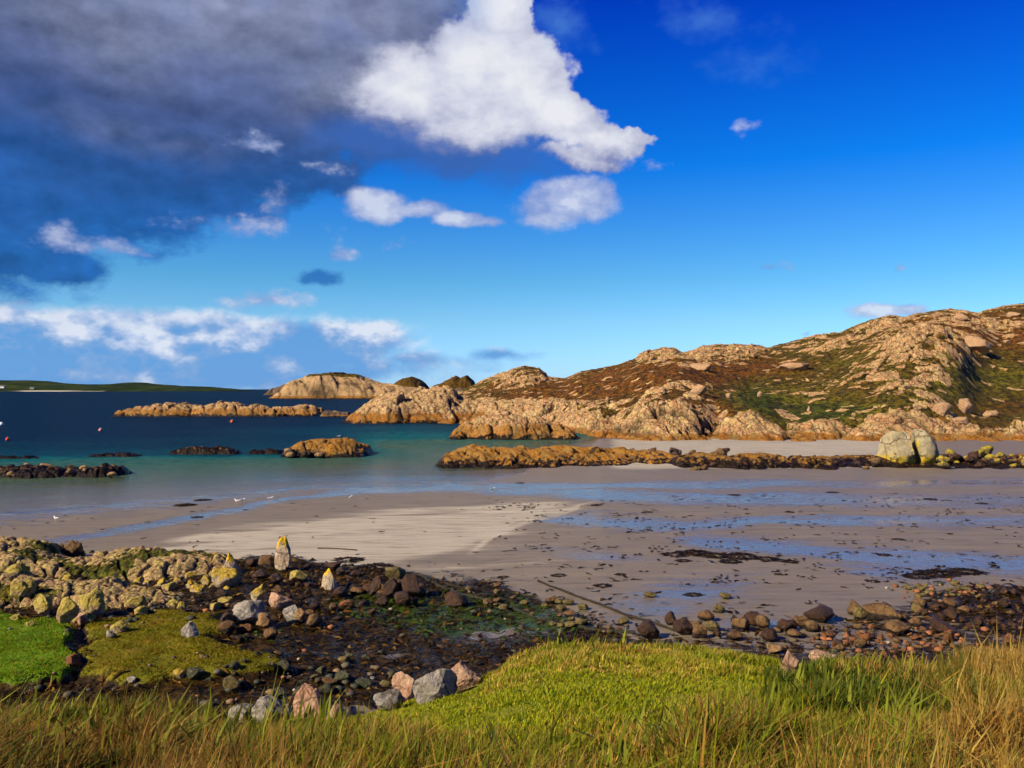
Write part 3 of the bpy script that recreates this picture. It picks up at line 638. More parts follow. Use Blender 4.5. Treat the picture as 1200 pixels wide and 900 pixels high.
# rock/vegetation layout
low = fbm(HX/26, HY/26, 4, 101); mid_ = fbm(HX/9, HY/11, 4, 103)
rk = -0.16+0.50*mid_+0.30*low
cliff = ss(0.115, 0.075, TT)
rk = np.maximum(rk, cliff*0.95+0.3*mid_)
acc_ = 0; pos_ = 0
for (cx, cy, rx, ry, v, a) in [(1075, 425, 70, 40, .65, 0), (1060, 400, 75, 22, .6, -15), (1010, 445, 70, 14, .5, 0), (960, 452, 40, 16, .4, 0), (1000, 388, 60, 14, .5, -20), (1150, 405, 26, 12, .8, 0), (1180, 375, 40, 14, .35, 0), (1120, 395, 50, 16, .3, 0),
                             (760, 462, 60, 26, .4, -20), (820, 452, 45, 20, .3, 0), (870, 482, 30, 16, .5, 0), (850, 412, 50, 10, .7, 0), (775, 415, 28, 9, .8, 0), (880, 412, 20, 10, .6, -30), (610, 445, 38, 14, .9, 0), (590, 492, 90, 20, .6, 0), (690, 440, 40, 6, .5, 0), (700, 480, 40, 14, .5, 0), (640, 480, 60, 14, .5, 0),
                             (1030, 495, 60, 16, .5, 0), (1095, 480, 30, 26, .5, 0), (1160, 468, 34, 36, -1.2, 0), (1190, 450, 40, 40, -.9, 0), (850, 436, 90, 7, -1.0, 0), (930, 470, 60, 22, -.7, 0), (880, 460, 50, 12, -.8, 0), (725, 440, 50, 11, -1.0, -8), (650, 457, 60, 9, -1.1, -3), (960, 420, 50, 12, -.5, 0), (985, 472, 30, 10, -.4, 0)]:
    acc_ = acc_+(v*gs(qx, qy, cx, cy, rx, ry, a) if v < 0 else 0); pos_ = np.maximum(pos_, v*gs(qx, qy, cx, cy, rx, ry, a) if v > 0 else 0)
rk = rk+0.62*pos_+acc_
rk = rk-(TT > 0.66)*0.2
rockm = ss(-0.05, 0.35, rk)
def slabs(s, seed, den, sx, sy, sh):
    wx = fbm(HX/s*0.7, HY/s*0.5, 3, seed)*0.6; wy = fbm(HX/s*0.7+5, HY/s*0.5, 3, seed+1)*0.6
    u = (HX+sh*HY)/(s*sx)+wx; v = (HY-0.15*HX)/(s*sy)+wy
    f1, f2, cid, cx, cy = worley(u, v, seed)
    on = (cid < den).astype(float)
    e = f2-f1
    return on*ss(0.12, 0.22, e), (1-ss(0.0, 0.16, e)), cid
s1, e1, _ = slabs(7.5, 201, np.clip(rk*0.75+0.04, 0.02, .7), 1.4, 1.5, 0.2)
s2, e2, _ = slabs(3.1, 221, np.clip(rk*0.75+0.14, 0.04, .62), 1.5, 1.3, 0.2)
s3, e3, _ = slabs(1.35, 241, np.clip(rk*0.6+0.20, 0.05, .5), 1.6, 1.2, 0.2)
slab = np.clip(np.maximum(s1*(0.5+0.5*s2), np.maximum(s2, 0.8*s3)), 0, 1)
cr, ce = crags(HX, HY, 8.5, 301, sx=0.8, sy=2.0, shear=0.5)
cr2, ce2 = crags(HX, HY, 3.6, 331, sx=1.2, sy=1.3, shear=0.2)
amp = 1-0.55*np.exp(-((TT-0.64)/0.05)**2)
steep = ss(0.14, 0.08, TT)
dzv = amp_r*(0.35*low*2.0*ss(.1, .3, TT)*ss(.62, .5, TT)+1.0*mid_*ss(0.02, .2, TT)*amp)
dzv = dzv+amp_r*amp*(0.9*s1+0.7*s2+0.35*s3)*(0.35+0.65*rockm)*(1-0.7*steep)
dzv = dzv+amp_r*rockm*amp*(cr*(0.10+0.80*steep)+0.16*cr2)
dzv = dzv+0.30*fbm(HX/1.1, HY/1.1, 3, 351)*amp_r
HZ = HZ+dzv-0.9*amp*ss(.1, .2, TT)
veg = 1-np.maximum(slab*1.1, ss(0.12, 0.085, TT)*ss(0.3, 0.9, rk)*0.9)
veg = np.clip(veg*ss(0.035, 0.09, TT), 0, 1)
crev = np.clip((ce*(0.3+0.7*steep)+0.4*ce2)*rockm, 0, 1)
vegc = 0.42+0.35*low
for (cx, cy, rx, ry, v) in [(735, 442, 60, 14, -.6), (650, 457, 70, 12, -.6), (800, 432, 60, 12, -.4), (860, 430, 90, 14, -.55), (845, 478, 30, 22, -.35), (900, 470, 50, 20, .25), (950, 482, 60, 14, .6), (990, 480, 50, 10, .4), (1170, 435, 50, 26, .45), (1160, 480, 40, 26, -.25), (1185, 400, 60, 20, -.3), (1140, 380, 60, 14, -.35), (700, 455, 60, 10, .1), (980, 425, 60, 22, .15), (880, 462, 26, 12, .5)]:
    vegc = vegc+v*gs(qx, qy, cx, cy, rx, ry)
hill = link('hill', grid_mesh('hill', HX, HY, HZ, {'veg': veg.ravel(), 'vegc': np.clip(vegc, 0, 1).ravel(), 'crev': crev.ravel()}), M['hill']); tag(hill, kind='structure')

# ------------------------------------------------------------------ headlands and islets
skerry('headland', 196, 42, [(402, 500), (412, 489), (424, 480), (440, 471), (458, 464), (476, 461), (500, 458), (520, 457), (530, 459), (538, 466), (552, 470), (570, 468), (600, 470), (640, 472), (690, 474)], 4.6, 401, 'head', None, None, res=0.24, kind='structure', blunt=2.0, skew=0.62, amp=1.25)
skerry('rock_islet', 134, 17, [(522, 514), (532, 506), (545, 499), (560, 492), (578, 487), (600, 485), (618, 489), (640, 495), (662, 500), (680, 511), (684, 516)], 2.6, 421, 'farrock', 'jagged orange brown rock islet with pale crest before the headland', 'islet', res=0.12, blunt=2.2, amp=1.35)
skerry('headland', 705, 130, [(332, 466), (342, 458), (356, 447), (372, 439), (385, 437), (402, 438), (425, 440), (437, 445), (450, 450), (470, 453), (500, 457), (520, 460), (560, 462)], 17, 441, 'head', None, None, res=0.9, kind='structure', vegtop=18.3, skew=0.5, vegc=0.5, amp=0.65)
skerry('rock_islet', 248, 22, [(140, 485), (150, 480), (160, 477), (178, 476), (205, 474), (215, 472), (228, 476), (245, 475), (262, 472), (278, 472), (290, 476), (302, 473), (312, 476), (322, 479), (340, 477), (360, 475), (374, 480), (380, 484)], 3.6, 461, 'farrock', 'long low tan rock islet lying across the open blue water', 'islet', res=0.25, blunt=2.2)
skerry('rock_islet', 246, 10, [(376, 483), (385, 481), (400, 483), (412, 484)], 1.6, 468, 'darkhill', 'thin dark strip of rock awash just right of the long tan islet', 'islet', res=0.25)
skerry('rock_islet', 99, 13, [(330, 531), (340, 524), (352, 519), (365, 515), (385, 513), (402, 513), (415, 517), (428, 523), (436, 529), (443, 532)], 1.8, 481, 'reef', 'domed orange seaweed covered rock islet in the shallow bay', 'islet', res=0.09, blunt=2.4, amp=0.7)
skerry('rock_islet', 1120, 60, [(312, 462), (320, 455), (330, 452), (340, 452), (348, 451), (352, 458), (356, 463)], 9, 501, 'darkhill', 'small dark rock islet left of the far pink headland', 'islet', res=1.0)
for k, (pr, lb) in enumerate([([(452, 462), (462, 451), (474, 443), (482, 441), (490, 444), (500, 452), (506, 462)], 'rounded dark islet hill beyond the headland, left of its dark neighbour'),
              ([(500, 462), (508, 453), (518, 450), (526, 446), (534, 441), (540, 444), (547, 440), (555, 447), (562, 458), (566, 464)], 'twin peaked dark islet hill beyond the headland')]):
    skerry('rock_islet', 1350, 160, pr, 22, 520+k*7, 'darkhill', lb, 'islet', res=1.6, amp=0.5, vegtop=9, vegc=0.3)
# far shore
def far_shore():
    y0, depth = 2950, 500; yr = y0+200
    prof = [(-700, 447), (-300, 444), (-100, 445), (0, 445), (20, 446), (45, 449), (70, 450), (100, 450), (118, 449), (132, 447.5), (145, 448), (160, 450), (190, 452), (225, 453), (250, 455), (272, 457.5)]
    P = np.array(prof); xs = (P[:, 0]-600)/F*yr; zs = CH-(P[:, 1]-HOR)/F*yr
    gx = np.linspace(xs[0], xs[-1]+20, 900); t = np.linspace(0, 1, 60)
    X = np.repeat(gx[None], 60, 0); T = np.repeat(t[:, None], 900, 1); Y = y0+T*depth+40*fbm(X/200, X*0, 3, 5)
    h = np.interp(X, xs, zs, right=-1); S = np.sin(np.clip(T/0.8, 0, 1)*math.pi/2)**0.6*np.where(T > .8, (1-T)/.2, 1)
    Z = (h+2)*S-2+0.9*fbm(X/30, Y/30, 4, 8)*S
    beach = ss(2.6, 1.6, Z)*np.clip(ss(0.1, .5, fbm(X/260, X*0, 2, 77)+0.42), 0, 1)
    m, N = mat('far_land'); Pn = geo(N).outputs['Position']
    c = N.ramp(N.noise(Pn, 0.012, 6, 0.65), [(0.35, (0.006, 0.013, 0.003)), (0.5, (0.012, 0.026, 0.004)), (0.68, (0.045, 0.055, 0.008))])
    c = N.mix(N.m('MULTIPLY', N.step(N.noise(Pn, 0.06, 5, 0.7), 0.5, 0.65), 0.6), c, (0.012, 0.018, 0.006))
    c = N.mix(N.attr('sandy'), c, (0.55, 0.48, 0.38)); N.out(N.princ(c, 0.9, spec=0.1))
    o = link('far_shore', grid_mesh('far_shore', X, Y, Z, {'sandy': beach.ravel()}), m); tag(o, kind='structure')
    mw = simple('whitewash', (0.8, 0.78, 0.74)); mr = simple('slate_roof', (0.07, 0.07, 0.08)); mg = simple('rubble_wall', (0.30, 0.27, 0.23)); md = simple('dark_pane', (0.02, 0.025, 0.03))
    def house(px, w, hgt, dep, wm, label):
        r = bpy.data.objects.new('house', None); COL.objects.link(r); x = (px-600)/F*(y0+60)
        i = np.argmin(np.abs(gx-x)); zc = float(np.interp(y0+60, Y[:, i], Z[:, i])); r.location = (x, y0+60, zc-0.5); tag(r, label, 'house')
        def box(nm, a, b, m_, par=r):
            V = [(x_, y_, z_) for x_ in (a[0], b[0]) for y_ in (a[1], b[1]) for z_ in (a[2], b[2])]
            return link(nm, quads_mesh(nm, np.array(V), [(0, 1, 3, 2), (4, 6, 7, 5), (0, 4, 5, 1), (2, 3, 7, 6), (0, 2, 6, 4), (1, 5, 7, 3)], smooth=False), m_, par)
        box('wall', (-w/2, -dep/2, 0), (w/2, dep/2, hgt), wm)
        V = np.array([(-w/2-.3, -dep/2-.4, hgt), (w/2+.3, -dep/2-.4, hgt), (w/2+.3, 0, hgt+dep*.45), (-w/2-.3, 0, hgt+dep*.45), (-w/2-.3, dep/2+.4, hgt), (w/2+.3, dep/2+.4, hgt)])
        me = bpy.data.meshes.new('roof'); me.from_pydata([tuple(v) for v in V], [], [(0, 1, 2, 3), (3, 2, 5, 4), (0, 3, 4), (1, 5, 2), (0, 4, 5, 1)]); link('roof', me, mr, r)
        for sx in (-1, 1): box('chimney', (sx*(w/2-1)-.5, -.5, hgt+dep*.3), (sx*(w/2-1)+.5, .5, hgt+dep*.45+1.2), wm)
        for sx in (-.3, 0, .3): box('window', (sx*w-.6, -dep/2-.06, hgt*.35), (sx*w+.6, -dep/2-.01, hgt*.75), md)
    house(3, 13, 6, 8, mw, 'white house with slate roof at the left end of the far shore')
    house(38, 15, 4.5, 8, mg, 'low grey stone house on the green far shore')
far_shore()
# reefs of the near bay
skerry('reef', 84, 19, [(508, 537), (520, 534), (535, 530), (552, 527), (575, 528), (600, 526), (640, 527), (680, 528), (720, 528), (760, 530), (800, 535), (830, 537), (850, 540)], 2.1, 601, 'reef', 'long orange brown reef between the blue channel and the sand', 'reef', res=0.10, blunt=2.2, skew=0.5)
skerry('reef', 80, 13, [(780, 541), (820, 534), (850, 535), (880, 533), (910, 536), (950, 536), (1000, 537), (1040, 539), (1060, 543), (1080, 545), (1110, 540), (1130, 539), (1160, 538), (1190, 536), (1240, 534), (1300, 533), (1500, 539)], 1.7, 631, 'reefdark', 'low dark weedy reef under the split boulder', 'reef', res=0.10, blunt=2.0, skew=0.5, amp=1.1)
skerry('reef', 75.5, 8, [(-420, 548), (-200, 546), (-60, 547), (0, 547), (60, 547), (85, 550), (100, 552), (108, 547), (122, 546), (135, 549), (142, 556), (152, 560)], 1.3, 651, 'reefdark', 'low reef of orange stones and dark weed in the shallows at the left edge', 'reef', res=0.07, blunt=2.0)
for k, (a, b, py, y0_, lb) in enumerate([(-60, 60, 539, 97, 'long thin dark weedy rock line awash at the far left'), (95, 175, 536, 100, 'short broken dark rock line awash in the pale shallows'), (196, 286, 529, 104, 'black weedy rock strip left of the domed orange islet'), (286, 335, 531, 104, 'thin dark tail of rock touching the domed orange islet')]):
    skerry('reef', y0_, 4.0, [(a, py+1), (a+(b-a)*.2, py-4), (a+(b-a)*.5, py-6 if k == 2 else py-4), (a+(b-a)*.8, py-4.5), (b, py+1)], 0.9, 680+k*11, 'reefdark', lb, 'reef', res=0.10)
# ------------------------------------------------------------------ boulders
import bmesh
M['olivelich'] = m_rock('olive_lichen_rock', (0.16, 0.11, 0.03), (0.20, 0.15, 0.04), lich=0.8, lc_=(0.42, 0.33, 0.02), top=0.75, spot=0.1, weed=0.3)
def ico(sub):
    bm = bmesh.new(); bmesh.ops.create_icosphere(bm, subdivisions=sub, radius=1.0)
    V = np.array([v.co[:] for v in bm.verts]); Fc = np.array([[v.index for v in f.verts] for f in bm.faces]); bm.free(); return V, Fc
ICO = {s: ico(s) for s in (1, 2, 3, 4, 5)}
def rock_shape(seed, sub=4, planes=12, d=(0.62, 0.9), rough=0.12, taper=0.0, flat=1.0, lean=0.0):
    r = np.random.default_rng(seed); V, Fc = ICO[sub]; V = V.copy()
    for i in range(planes):
        n = r.normal(size=3); n[2] *= 0.8; n /= np.linalg.norm(n); dd = r.uniform(*d)
        t = V@n-dd; k = t > 0; V[k] -= np.outer(t[k]*0.93, n)
    ln = np.linalg.norm(V, axis=1)[:, None]
    o = r.uniform(0, 100, 3)
    nz = fbm3(V[:, 0]*1.6+o[0], V[:, 1]*1.6+o[1], V[:, 2]*1.6+o[2], 4, seed)
    n2 = fbm3(V[:, 0]*5+o[0], V[:, 1]*5+o[1], V[:, 2]*5+o[2], 3, seed+5)
    V = V*(1+rough*nz[:, None]+rough*0.5*n2[:, None])
    if taper: k = 1-taper*np.clip((V[:, 2]+0.6)/1.6, 0, 1); V[:, 0] *= k; V[:, 1] *= k
    V[:, 0] += lean*V[:, 2]
    V[:, 2] *= flat
    mn, mx = V.min(0), V.max(0); V = (V-(mn+mx)/2)/(mx-mn)      # unit box, centred
    V[:, 2] += 0.5
    return V, Fc
def rock_mesh(name, m_, seed, **k):
    V, Fc = rock_shape(seed, **k); me = quads_mesh(name, V, Fc); me.materials.append(m_); return me
SH = {'block': dict(planes=18, d=(0.42, 0.82), rough=0.17), 'round': dict(planes=14, d=(0.6, 0.9), rough=0.22), 'slab': dict(planes=14, d=(0.45, 0.82), rough=0.2, flat=0.5),
      'point': dict(planes=14, d=(0.5, 0.82), rough=0.2, taper=0.7), 'pillar': dict(planes=14, d=(0.5, 0.82), rough=0.16, taper=0.25), 'lump': dict(planes=6, d=(0.65, 0.95), rough=0.6)}
_cache = {}
def get_rock(shape, material, var, sub=4):
    k = (shape, material, var, sub)
    if k not in _cache: _cache[k] = rock_mesh('boulder', M[material], 1000+var*37+len(shape)*5, sub=sub, **SH[shape])
    return _cache[k]
_v = [0]
def boulder(px, py, w, h, shape, material, label, cat='boulder', name='boulder', group=None, sub=4, rot=None, dep=0.85, sink=0.14, pos=None, unique=True, z=None):
    """w, h in picture pixels; py is the foot of the stone"""
    if pos is None: x, y, zz = at(px, py)
    else: x, y, zz = pos
    if z is not None: zz = z
    wm = w/F*y; hm = max(h/F*y*1.0, wm*0.2)
    _v[0] += 1
    me = get_rock(shape, material, _v[0] % 9 if not unique else 100+_v[0], sub)
    o = bpy.data.objects.new(name, me); COL.objects.link(o)
    o.location = (x, y+wm*dep*0.3, zz-hm*sink); o.scale = (wm, wm*dep, hm*(1+sink)); o.rotation_euler = (0, 0, random.uniform(-.5, .5) if rot is None else rot)
    tag(o, label, cat, group); return o
B = boulder
# single stones of the left shore (picture box: left, top, right, foot)
def bb(l, t, r, b, shape, material, label, **k): return boulder((l+r)/2, b, r-l, b-t, shape, material, label, **k)
bb(321, 629, 341, 668, 'pillar', 'yellowcap', 'tall upright stone with a bright yellow lichen cap at the edge of the sand', sub=5)
bb(257, 648, 278, 674, 'point', 'yellowcap', 'cone shaped stone with yellow lichen tip, left of the tall upright stone')
bb(246, 666, 281, 690, 'round', 'yellow', 'broad low grey boulder with two yellow lichen patches')
bb(289, 686, 311, 709, 'block', 'yellow', 'blocky stone covered with yellow lichen beside flat pink stone')
bb(271, 704, 308, 732, 'round', 'grey', 'rounded grey boulder below the yellow lichen block')
bb(300, 718, 317, 737, 'round', 'tan', 'small egg shaped tan stone right of the rounded grey boulder')
bb(313, 695, 343, 714, 'slab', 'pink', 'flat slanting pink slab on dark weed')
bb(330, 711, 350, 730, 'block', 'grey', 'pale squarish stone below the flat slanting pink slab')
bb(344, 714, 359, 731, 'round', 'tan', 'small tan stone leaning on the pale squarish stone')
bb(276, 731, 296, 742, 'slab', 'orange', 'small flat orange stone at the top edge of the olive turf')
bb(374, 666, 396, 692, 'point', 'yellowcap', 'whitish stone with vivid yellow cap standing alone on the dark kelp', sub=5)
bb(396, 703, 414, 714, 'slab', 'orange', 'small orange tan flat stone lying right of the yellow capped white one')
bb(336, 669, 359, 682, 'block', 'lichrock', 'knobbly lichen stone between the tall upright stone and the white one')
bb(449, 664, 476, 683, 'block', 'olive', 'squared olive brown stone at the right end of the dark rocks')
bb(303, 651, 321, 667, 'round', 'brown', 'round dark brown stone immediately left of the tall upright stone')
bb(520, 694, 547, 712, 'block', 'dark', 'angular dark red stone beside the start of the long rope')
bb(431, 676, 450, 700, 'point', 'dark', 'dark pointed weedy rock, left one of a row of three')
bb(447, 678, 468, 702, 'round', 'dark', 'dark rounded weedy rock in the middle of a row of three')
bb(466, 675, 496, 702, 'block', 'dark', 'broad dark weedy rock at the right of a row of three')
bb(437, 684, 454, 701, 'point', 'brown', 'small brown cone stone in front of the dark weedy row')
bb(482, 684, 500, 702, 'round', 'brown', 'brown rounded stone ending the dark weedy row')
bb(377, 659, 399, 668, 'slab', 'dark', 'flat black stone on pale sand behind the yellow capped white one')
bb(69, 634, 97, 655, 'lump', 'brown', 'shaggy dark brown rock against the sand behind the lichen rocks')
bb(54, 644, 70, 656, 'lump', 'brown', 'smaller dark brown lump left of the shaggy dark brown rock')
bb(210, 729, 234, 746, 'point', 'grey', 'pointed white stone with yellow tip sitting on olive turf')
bb(128, 726, 149, 741, 'block', 'lichrock', 'pale lichen block at the back edge of the olive turf')
bb(124, 739, 132, 747, 'round', 'grey', 'tiny white stone in front of the pale lichen block')
bb(76, 769, 93, 782, 'slab', 'orange', 'orange brown flat stone in the gap between the two turf mounds')
bb(6, 829, 31, 840, 'slab', 'orange', 'flat tan orange stone lying alone by the left edge of the grass')
bb(202, 784, 218, 796, 'block', 'yellow', 'yellow lichen stone at the front of the olive turf')
bb(217, 783, 238, 797, 'round', 'green', 'dark green stone next to the yellow lichen stone by the turf')
bb(148, 793, 160, 800, 'slab', 'grey', 'small white flat stone in front of the olive turf')
bb(12, 680, 39, 708, 'round', 'lichrock', 'rounded grey pink boulder near the left edge above the bright turf', sub=5)
bb(34, 698, 62, 722, 'block', 'lichrock', 'knobbly boulder with an orange spot above the bright turf', sub=5)
bb(62, 700, 88, 730, 'block', 'lichrock', 'blocky pink boulder standing over the gap in the turf', sub=5)
bb(87, 692, 121, 724, 'round', 'lichrock', 'large round headed boulder right of the blocky pink one', sub=5)
bb(88, 718, 102, 733, 'block', 'pink', 'small pink block under the large round headed boulder')
bb(0, 660, 30, 684, 'lump', 'lichrock', 'rough pale outcrop boulder at the left edge')
# stones along the edge of the grass bank
bb(342, 803, 381, 843, 'point', 'pink', 'tall triangular pink rock at the edge of the grass bank', sub=5, sink=.25)
bb(292, 818, 340, 852, 'round', 'grey', 'large rounded pale grey rock half sunk in bank grass', sub=5, sink=.25)
bb(264, 826, 297, 851, 'round', 'grey', 'smaller rounded grey rock left of the large pale grey one', sub=5, sink=.25)
bb(380, 823, 406, 845, 'point', 'pink', 'small smooth pink rock in the grass right of the triangular one', sub=4, sink=.25)
bb(408, 827, 418, 836, 'round', 'grey', 'tiny white stone in the grass between pink and grey rocks', sink=.25)
bb(436, 813, 474, 834, 'slab', 'grey', 'low blue grey rock at the grass edge', sub=5, sink=.25)
bb(459, 788, 488, 818, 'block', 'pink', 'upright pink block behind the low blue grey rock', sub=5, sink=.25)
bb(482, 788, 536, 822, 'block', 'grey', 'biggest mottled grey boulder at the grass edge', sub=5, sink=.25)
bb(517, 776, 564, 808, 'point', 'pink', 'pink pyramid boulder with dark specks at the grass edge', sub=5, sink=.25)
bb(916, 764, 938, 792, 'block', 'pink', 'pink rock poking out where the short turf ends on the right', sub=5, sink=.25)
bb(954, 766, 990, 784, 'slab', 'pink', 'flat pale pink rock behind the dark green tussocks', sub=5, sink=.25)
bb(899, 755, 918, 766, 'slab', 'tan', 'small tan rock behind the right shoulder of the grass bank')
# stones of the right shore
for l, t, r, b, s, m_, lb in [
    (949, 712, 982, 730, 'block', 'dark', 'large dark red block on wet sand near the middle right'),
    (911, 726, 929, 740, 'round', 'dark', 'rounded dark stone left of the brown one on wet sand'),
    (931, 723, 949, 737, 'block', 'brown', 'small brown block between the rounded dark stone and large dark red block'),
    (892, 736, 915, 752, 'round', 'dark', 'dark rounded stone just behind the grass, left of the orange rubble'),
    (872, 718, 896, 733, 'round', 'dark', 'dark stone topped by a small cone shaped one'),
    (880, 720, 895, 733, 'round', 'tan', 'small tan stone nestled against the cone topped dark stone'),
    (858, 724, 879, 740, 'round', 'brown', 'brown stone at the left of the cone topped dark stone'),
    (852, 738, 870, 750, 'round', 'brown', 'brown stone behind the right shoulder of the bank'),
    (1001, 711, 1018, 725, 'round', 'olive', 'olive stone left of the big flat orange topped rock'),
    (1016, 710, 1060, 727, 'slab', 'brown', 'big flat orange topped rock at the water edge'),
    (1068, 708, 1083, 721, 'block', 'olive', 'small olive stone right of the big flat orange topped rock'),
    (1094, 726, 1123, 744, 'block', 'dark', 'dark smooth boulder among orange rubble'),
    (1108, 738, 1122, 752, 'block', 'orange', 'pink orange stone beneath the dark smooth boulder'),
    (1176, 742, 1193, 756, 'point', 'orange', 'pinkish pointed stone near the right edge behind the grass'),
    (1040, 728, 1072, 744, 'round', 'brown', 'wide brown stone behind the orange rubble'),
    (747, 728, 774, 749, 'round', 'dark', 'very dark round stone at the end of the ropes behind the bank'),
    (788, 726, 814, 744, 'round', 'dark', 'dark round boulder right of the rope ends'),
    (779, 716, 794, 732, 'block', 'dark', 'dark upright stone touching the end of the second rope'),
    (812, 732, 830, 748, 'round', 'brown', 'brown stone behind the grass, left of a tan one'),
    (828, 728, 846, 740, 'round', 'olive', 'olive tan stone on sand behind the bank top'),
    (818, 716, 838, 728, 'round', 'brown', 'brown stone farther out on the sand than the olive tan one'),
    (836, 706, 850, 718, 'block', 'olive', 'small olive block farthest out on the sand above the bank'),
    (754, 694, 768, 700, 'slab', 'olive', 'single flat olive stone on open wet sand'),
    (842, 695, 858, 702, 'slab', 'olive', 'lone flat olive stone on the wet sand toward the right')]:
    bb(l, t, r, b, s, m_, lb)
# scattered stones: repeats
def scatter(n, poly, wr, kinds, group, label, name='boulder', cat='boulder', hr=(0.5, 0.85), sub=3, dens=None, zadd=0):
    P = np.array(poly); c = 0; tries = 0; used = []
    while c < n and tries < n*40:
        tries += 1
        px = random.uniform(P[:, 0].min(), P[:, 0].max()); py = random.uniform(P[:, 1].min(), P[:, 1].max())
        if sdpoly(np.array([px]), np.array([py]), poly)[0] < 0: continue
        if dens and random.random() > dens(px, py): continue
        w = wr[0]*(wr[1]/wr[0])**(random.random()**1.5)
        if any(abs(px-a)*1.0 < (w+q)*0.34 and abs(py-b) < (w+q)*0.16 for a, b, q in used): continue
        used.append((px, py, w)); sh, mt = random.choice(kinds)
        o = boulder(px, py, w, w*random.uniform(*hr), sh, mt, label, cat, name, group, sub, unique=False)
        if mt in ('lichrock', 'yellow'): o.location.z -= o.scale.z*0.22
        o.rotation_euler = (random.uniform(-.25, .25), random.uniform(-.25, .25), random.uniform(0, 6.28)); c += 1
scatter(54, [(-60, 650), (30, 648), (120, 662), (190, 658), (250, 664), (280, 690), (265, 715), (200, 722), (125, 735), (-60, 736)], (13, 32), [('block', 'lichrock'), ('round', 'lichrock'), ('lump', 'lichrock'), ('block', 'yellow')], 'lichen rocks above the turf', 'knobbly pale lichen covered rock among the heaped rocks left of the beach', 'rock', 'rock', sub=4)
scatter(26, [(120, 655), (170, 652), (250, 655), (280, 680), (270, 700), (180, 690)], (12, 24), [('block', 'yellow'), ('point', 'yellow'), ('lump', 'yellow')], 'yellow lichen rocks', 'lumpy yellow lichen rock in the heap above the olive turf', 'rock', 'rock', sub=4)
scatter(46, [(250, 672), (300, 664), (420, 672), (500, 690), (540, 715), (440, 720), (360, 740), (270, 760), (255, 705)], (9, 24), [('round', 'dark'), ('block', 'dark'), ('lump', 'dark'), ('round', 'brown')], 'weedy stones on the kelp bed', 'small dark weedy stone on the kelp bed below the lichen rocks', 'rock', 'rock')
scatter(30, [(290, 765), (400, 765), (480, 785), (450, 812), (330, 822), (270, 815), (240, 798)], (8, 26), [('slab', 'green'), ('block', 'green'), ('slab', 'green'), ('slab', 'olive'), ('block', 'brown')], 'cobbles under the bank', 'greenish cobble in the stony gully in front of the grass bank', 'cobble', 'cobble', (0.35, 0.6))
scatter(34, [(530, 690), (560, 682), (640, 700), (720, 722), (750, 745), (640, 738), (560, 712)], (7, 17), [('round', 'olive'), ('round', 'brown'), ('block', 'brown'), ('slab', 'olive')], 'stones along the ropes', 'small brown stone lying along the two ropes on the shore', 'stone', 'stone', (0.4, 0.65))
scatter(26, [(800, 728), (1000, 716), (1100, 712), (1100, 760), (900, 765), (800, 748)], (8, 20), [('round', 'dark'), ('block', 'brown'), ('round', 'brown')], 'dark stones of the right shore', 'small dark stone on the wet shore behind the right part of the bank', 'stone', 'stone')
scatter(60, [(960, 740), (1000, 732), (1120, 738), (1130, 760), (1040, 772), (950, 765)], (5, 13), [('block', 'orange'), ('round', 'orange'), ('block', 'brown')], 'orange rubble', 'small orange stone of the rubble patch behind the tussocks', 'stone', 'stone', sub=3)
scatter(26, [(1060, 688), (1150, 686), (1160, 700), (1070, 700)], (6, 13), [('round', 'olive'), ('slab', 'olive')], 'olive pebble patch', 'small olive stone of the patch beside the wet blue streak', 'stone', 'stone', (0.35, 0.6))
scatter(40, [(1060, 712), (1210, 690), (1230, 745), (1120, 742)], (7, 18), [('lump', 'dark'), ('block', 'dark'), ('round', 'brown')], 'black weedy stones at the right edge', 'black weedy stone in the dark patch at the right edge', 'stone', 'stone')
# boulders lying on the reefs
def reef_rocks(n, pts, wr, kinds, group, label, yd=(0.12, 0.9)):
    for i in range(n):
        px = random.uniform(pts[0], pts[1]); y = random.uniform(pts[2], pts[3]); x = (px-600)/F*y
        w = random.uniform(*wr); zz = pts[4]+random.uniform(0, pts[5]); sh, mt = random.choice(kinds)
        o = boulder(0, 0, w, w*random.uniform(.55, .85), sh, mt, label, 'boulder', 'boulder', group, 3, pos=(x, y, zz), unique=False)
reef_rocks(44, (590, 860, 88, 98, 0.0, 0.8), (7, 17), [('lump', 'olive'), ('block', 'brown'), ('lump', 'brown'), ('block', 'dark')], 'boulders on the long reef', 'brown weedy boulder on the long reef left of the split boulder')
reef_rocks(34, (800, 1040, 80, 90, 0.0, 0.5), (7, 15), [('lump', 'olive'), ('lump', 'brown'), ('block', 'brown'), ('block', 'dark')], 'boulders on the dark reef', 'dark weedy boulder of the low reef beside the split boulder')
reef_rocks(36, (1100, 1215, 80, 90, 0.2, 0.8), (7, 17), [('lump', 'olivelich'), ('block', 'dark'), ('lump', 'dark'), ('block', 'olivelich')], 'boulders on the reef at the right', 'yellow and black boulder on the reef right of the split boulder')
reef_rocks(18, (-10, 142, 76, 82, -0.1, 0.35), (6, 13), [('lump', 'tan'), ('block', 'tan'), ('block', 'dark'), ('lump', 'dark')], 'stones on the left reef', 'tan or black stone on the low reef in the left shallows')
reef_rocks(12, (325, 380, 98, 102, 0.0, 0.3), (6, 11), [('round', 'tan'), ('lump', 'dark')], 'stones by the domed islet', 'small stone at the foot of the domed orange islet')
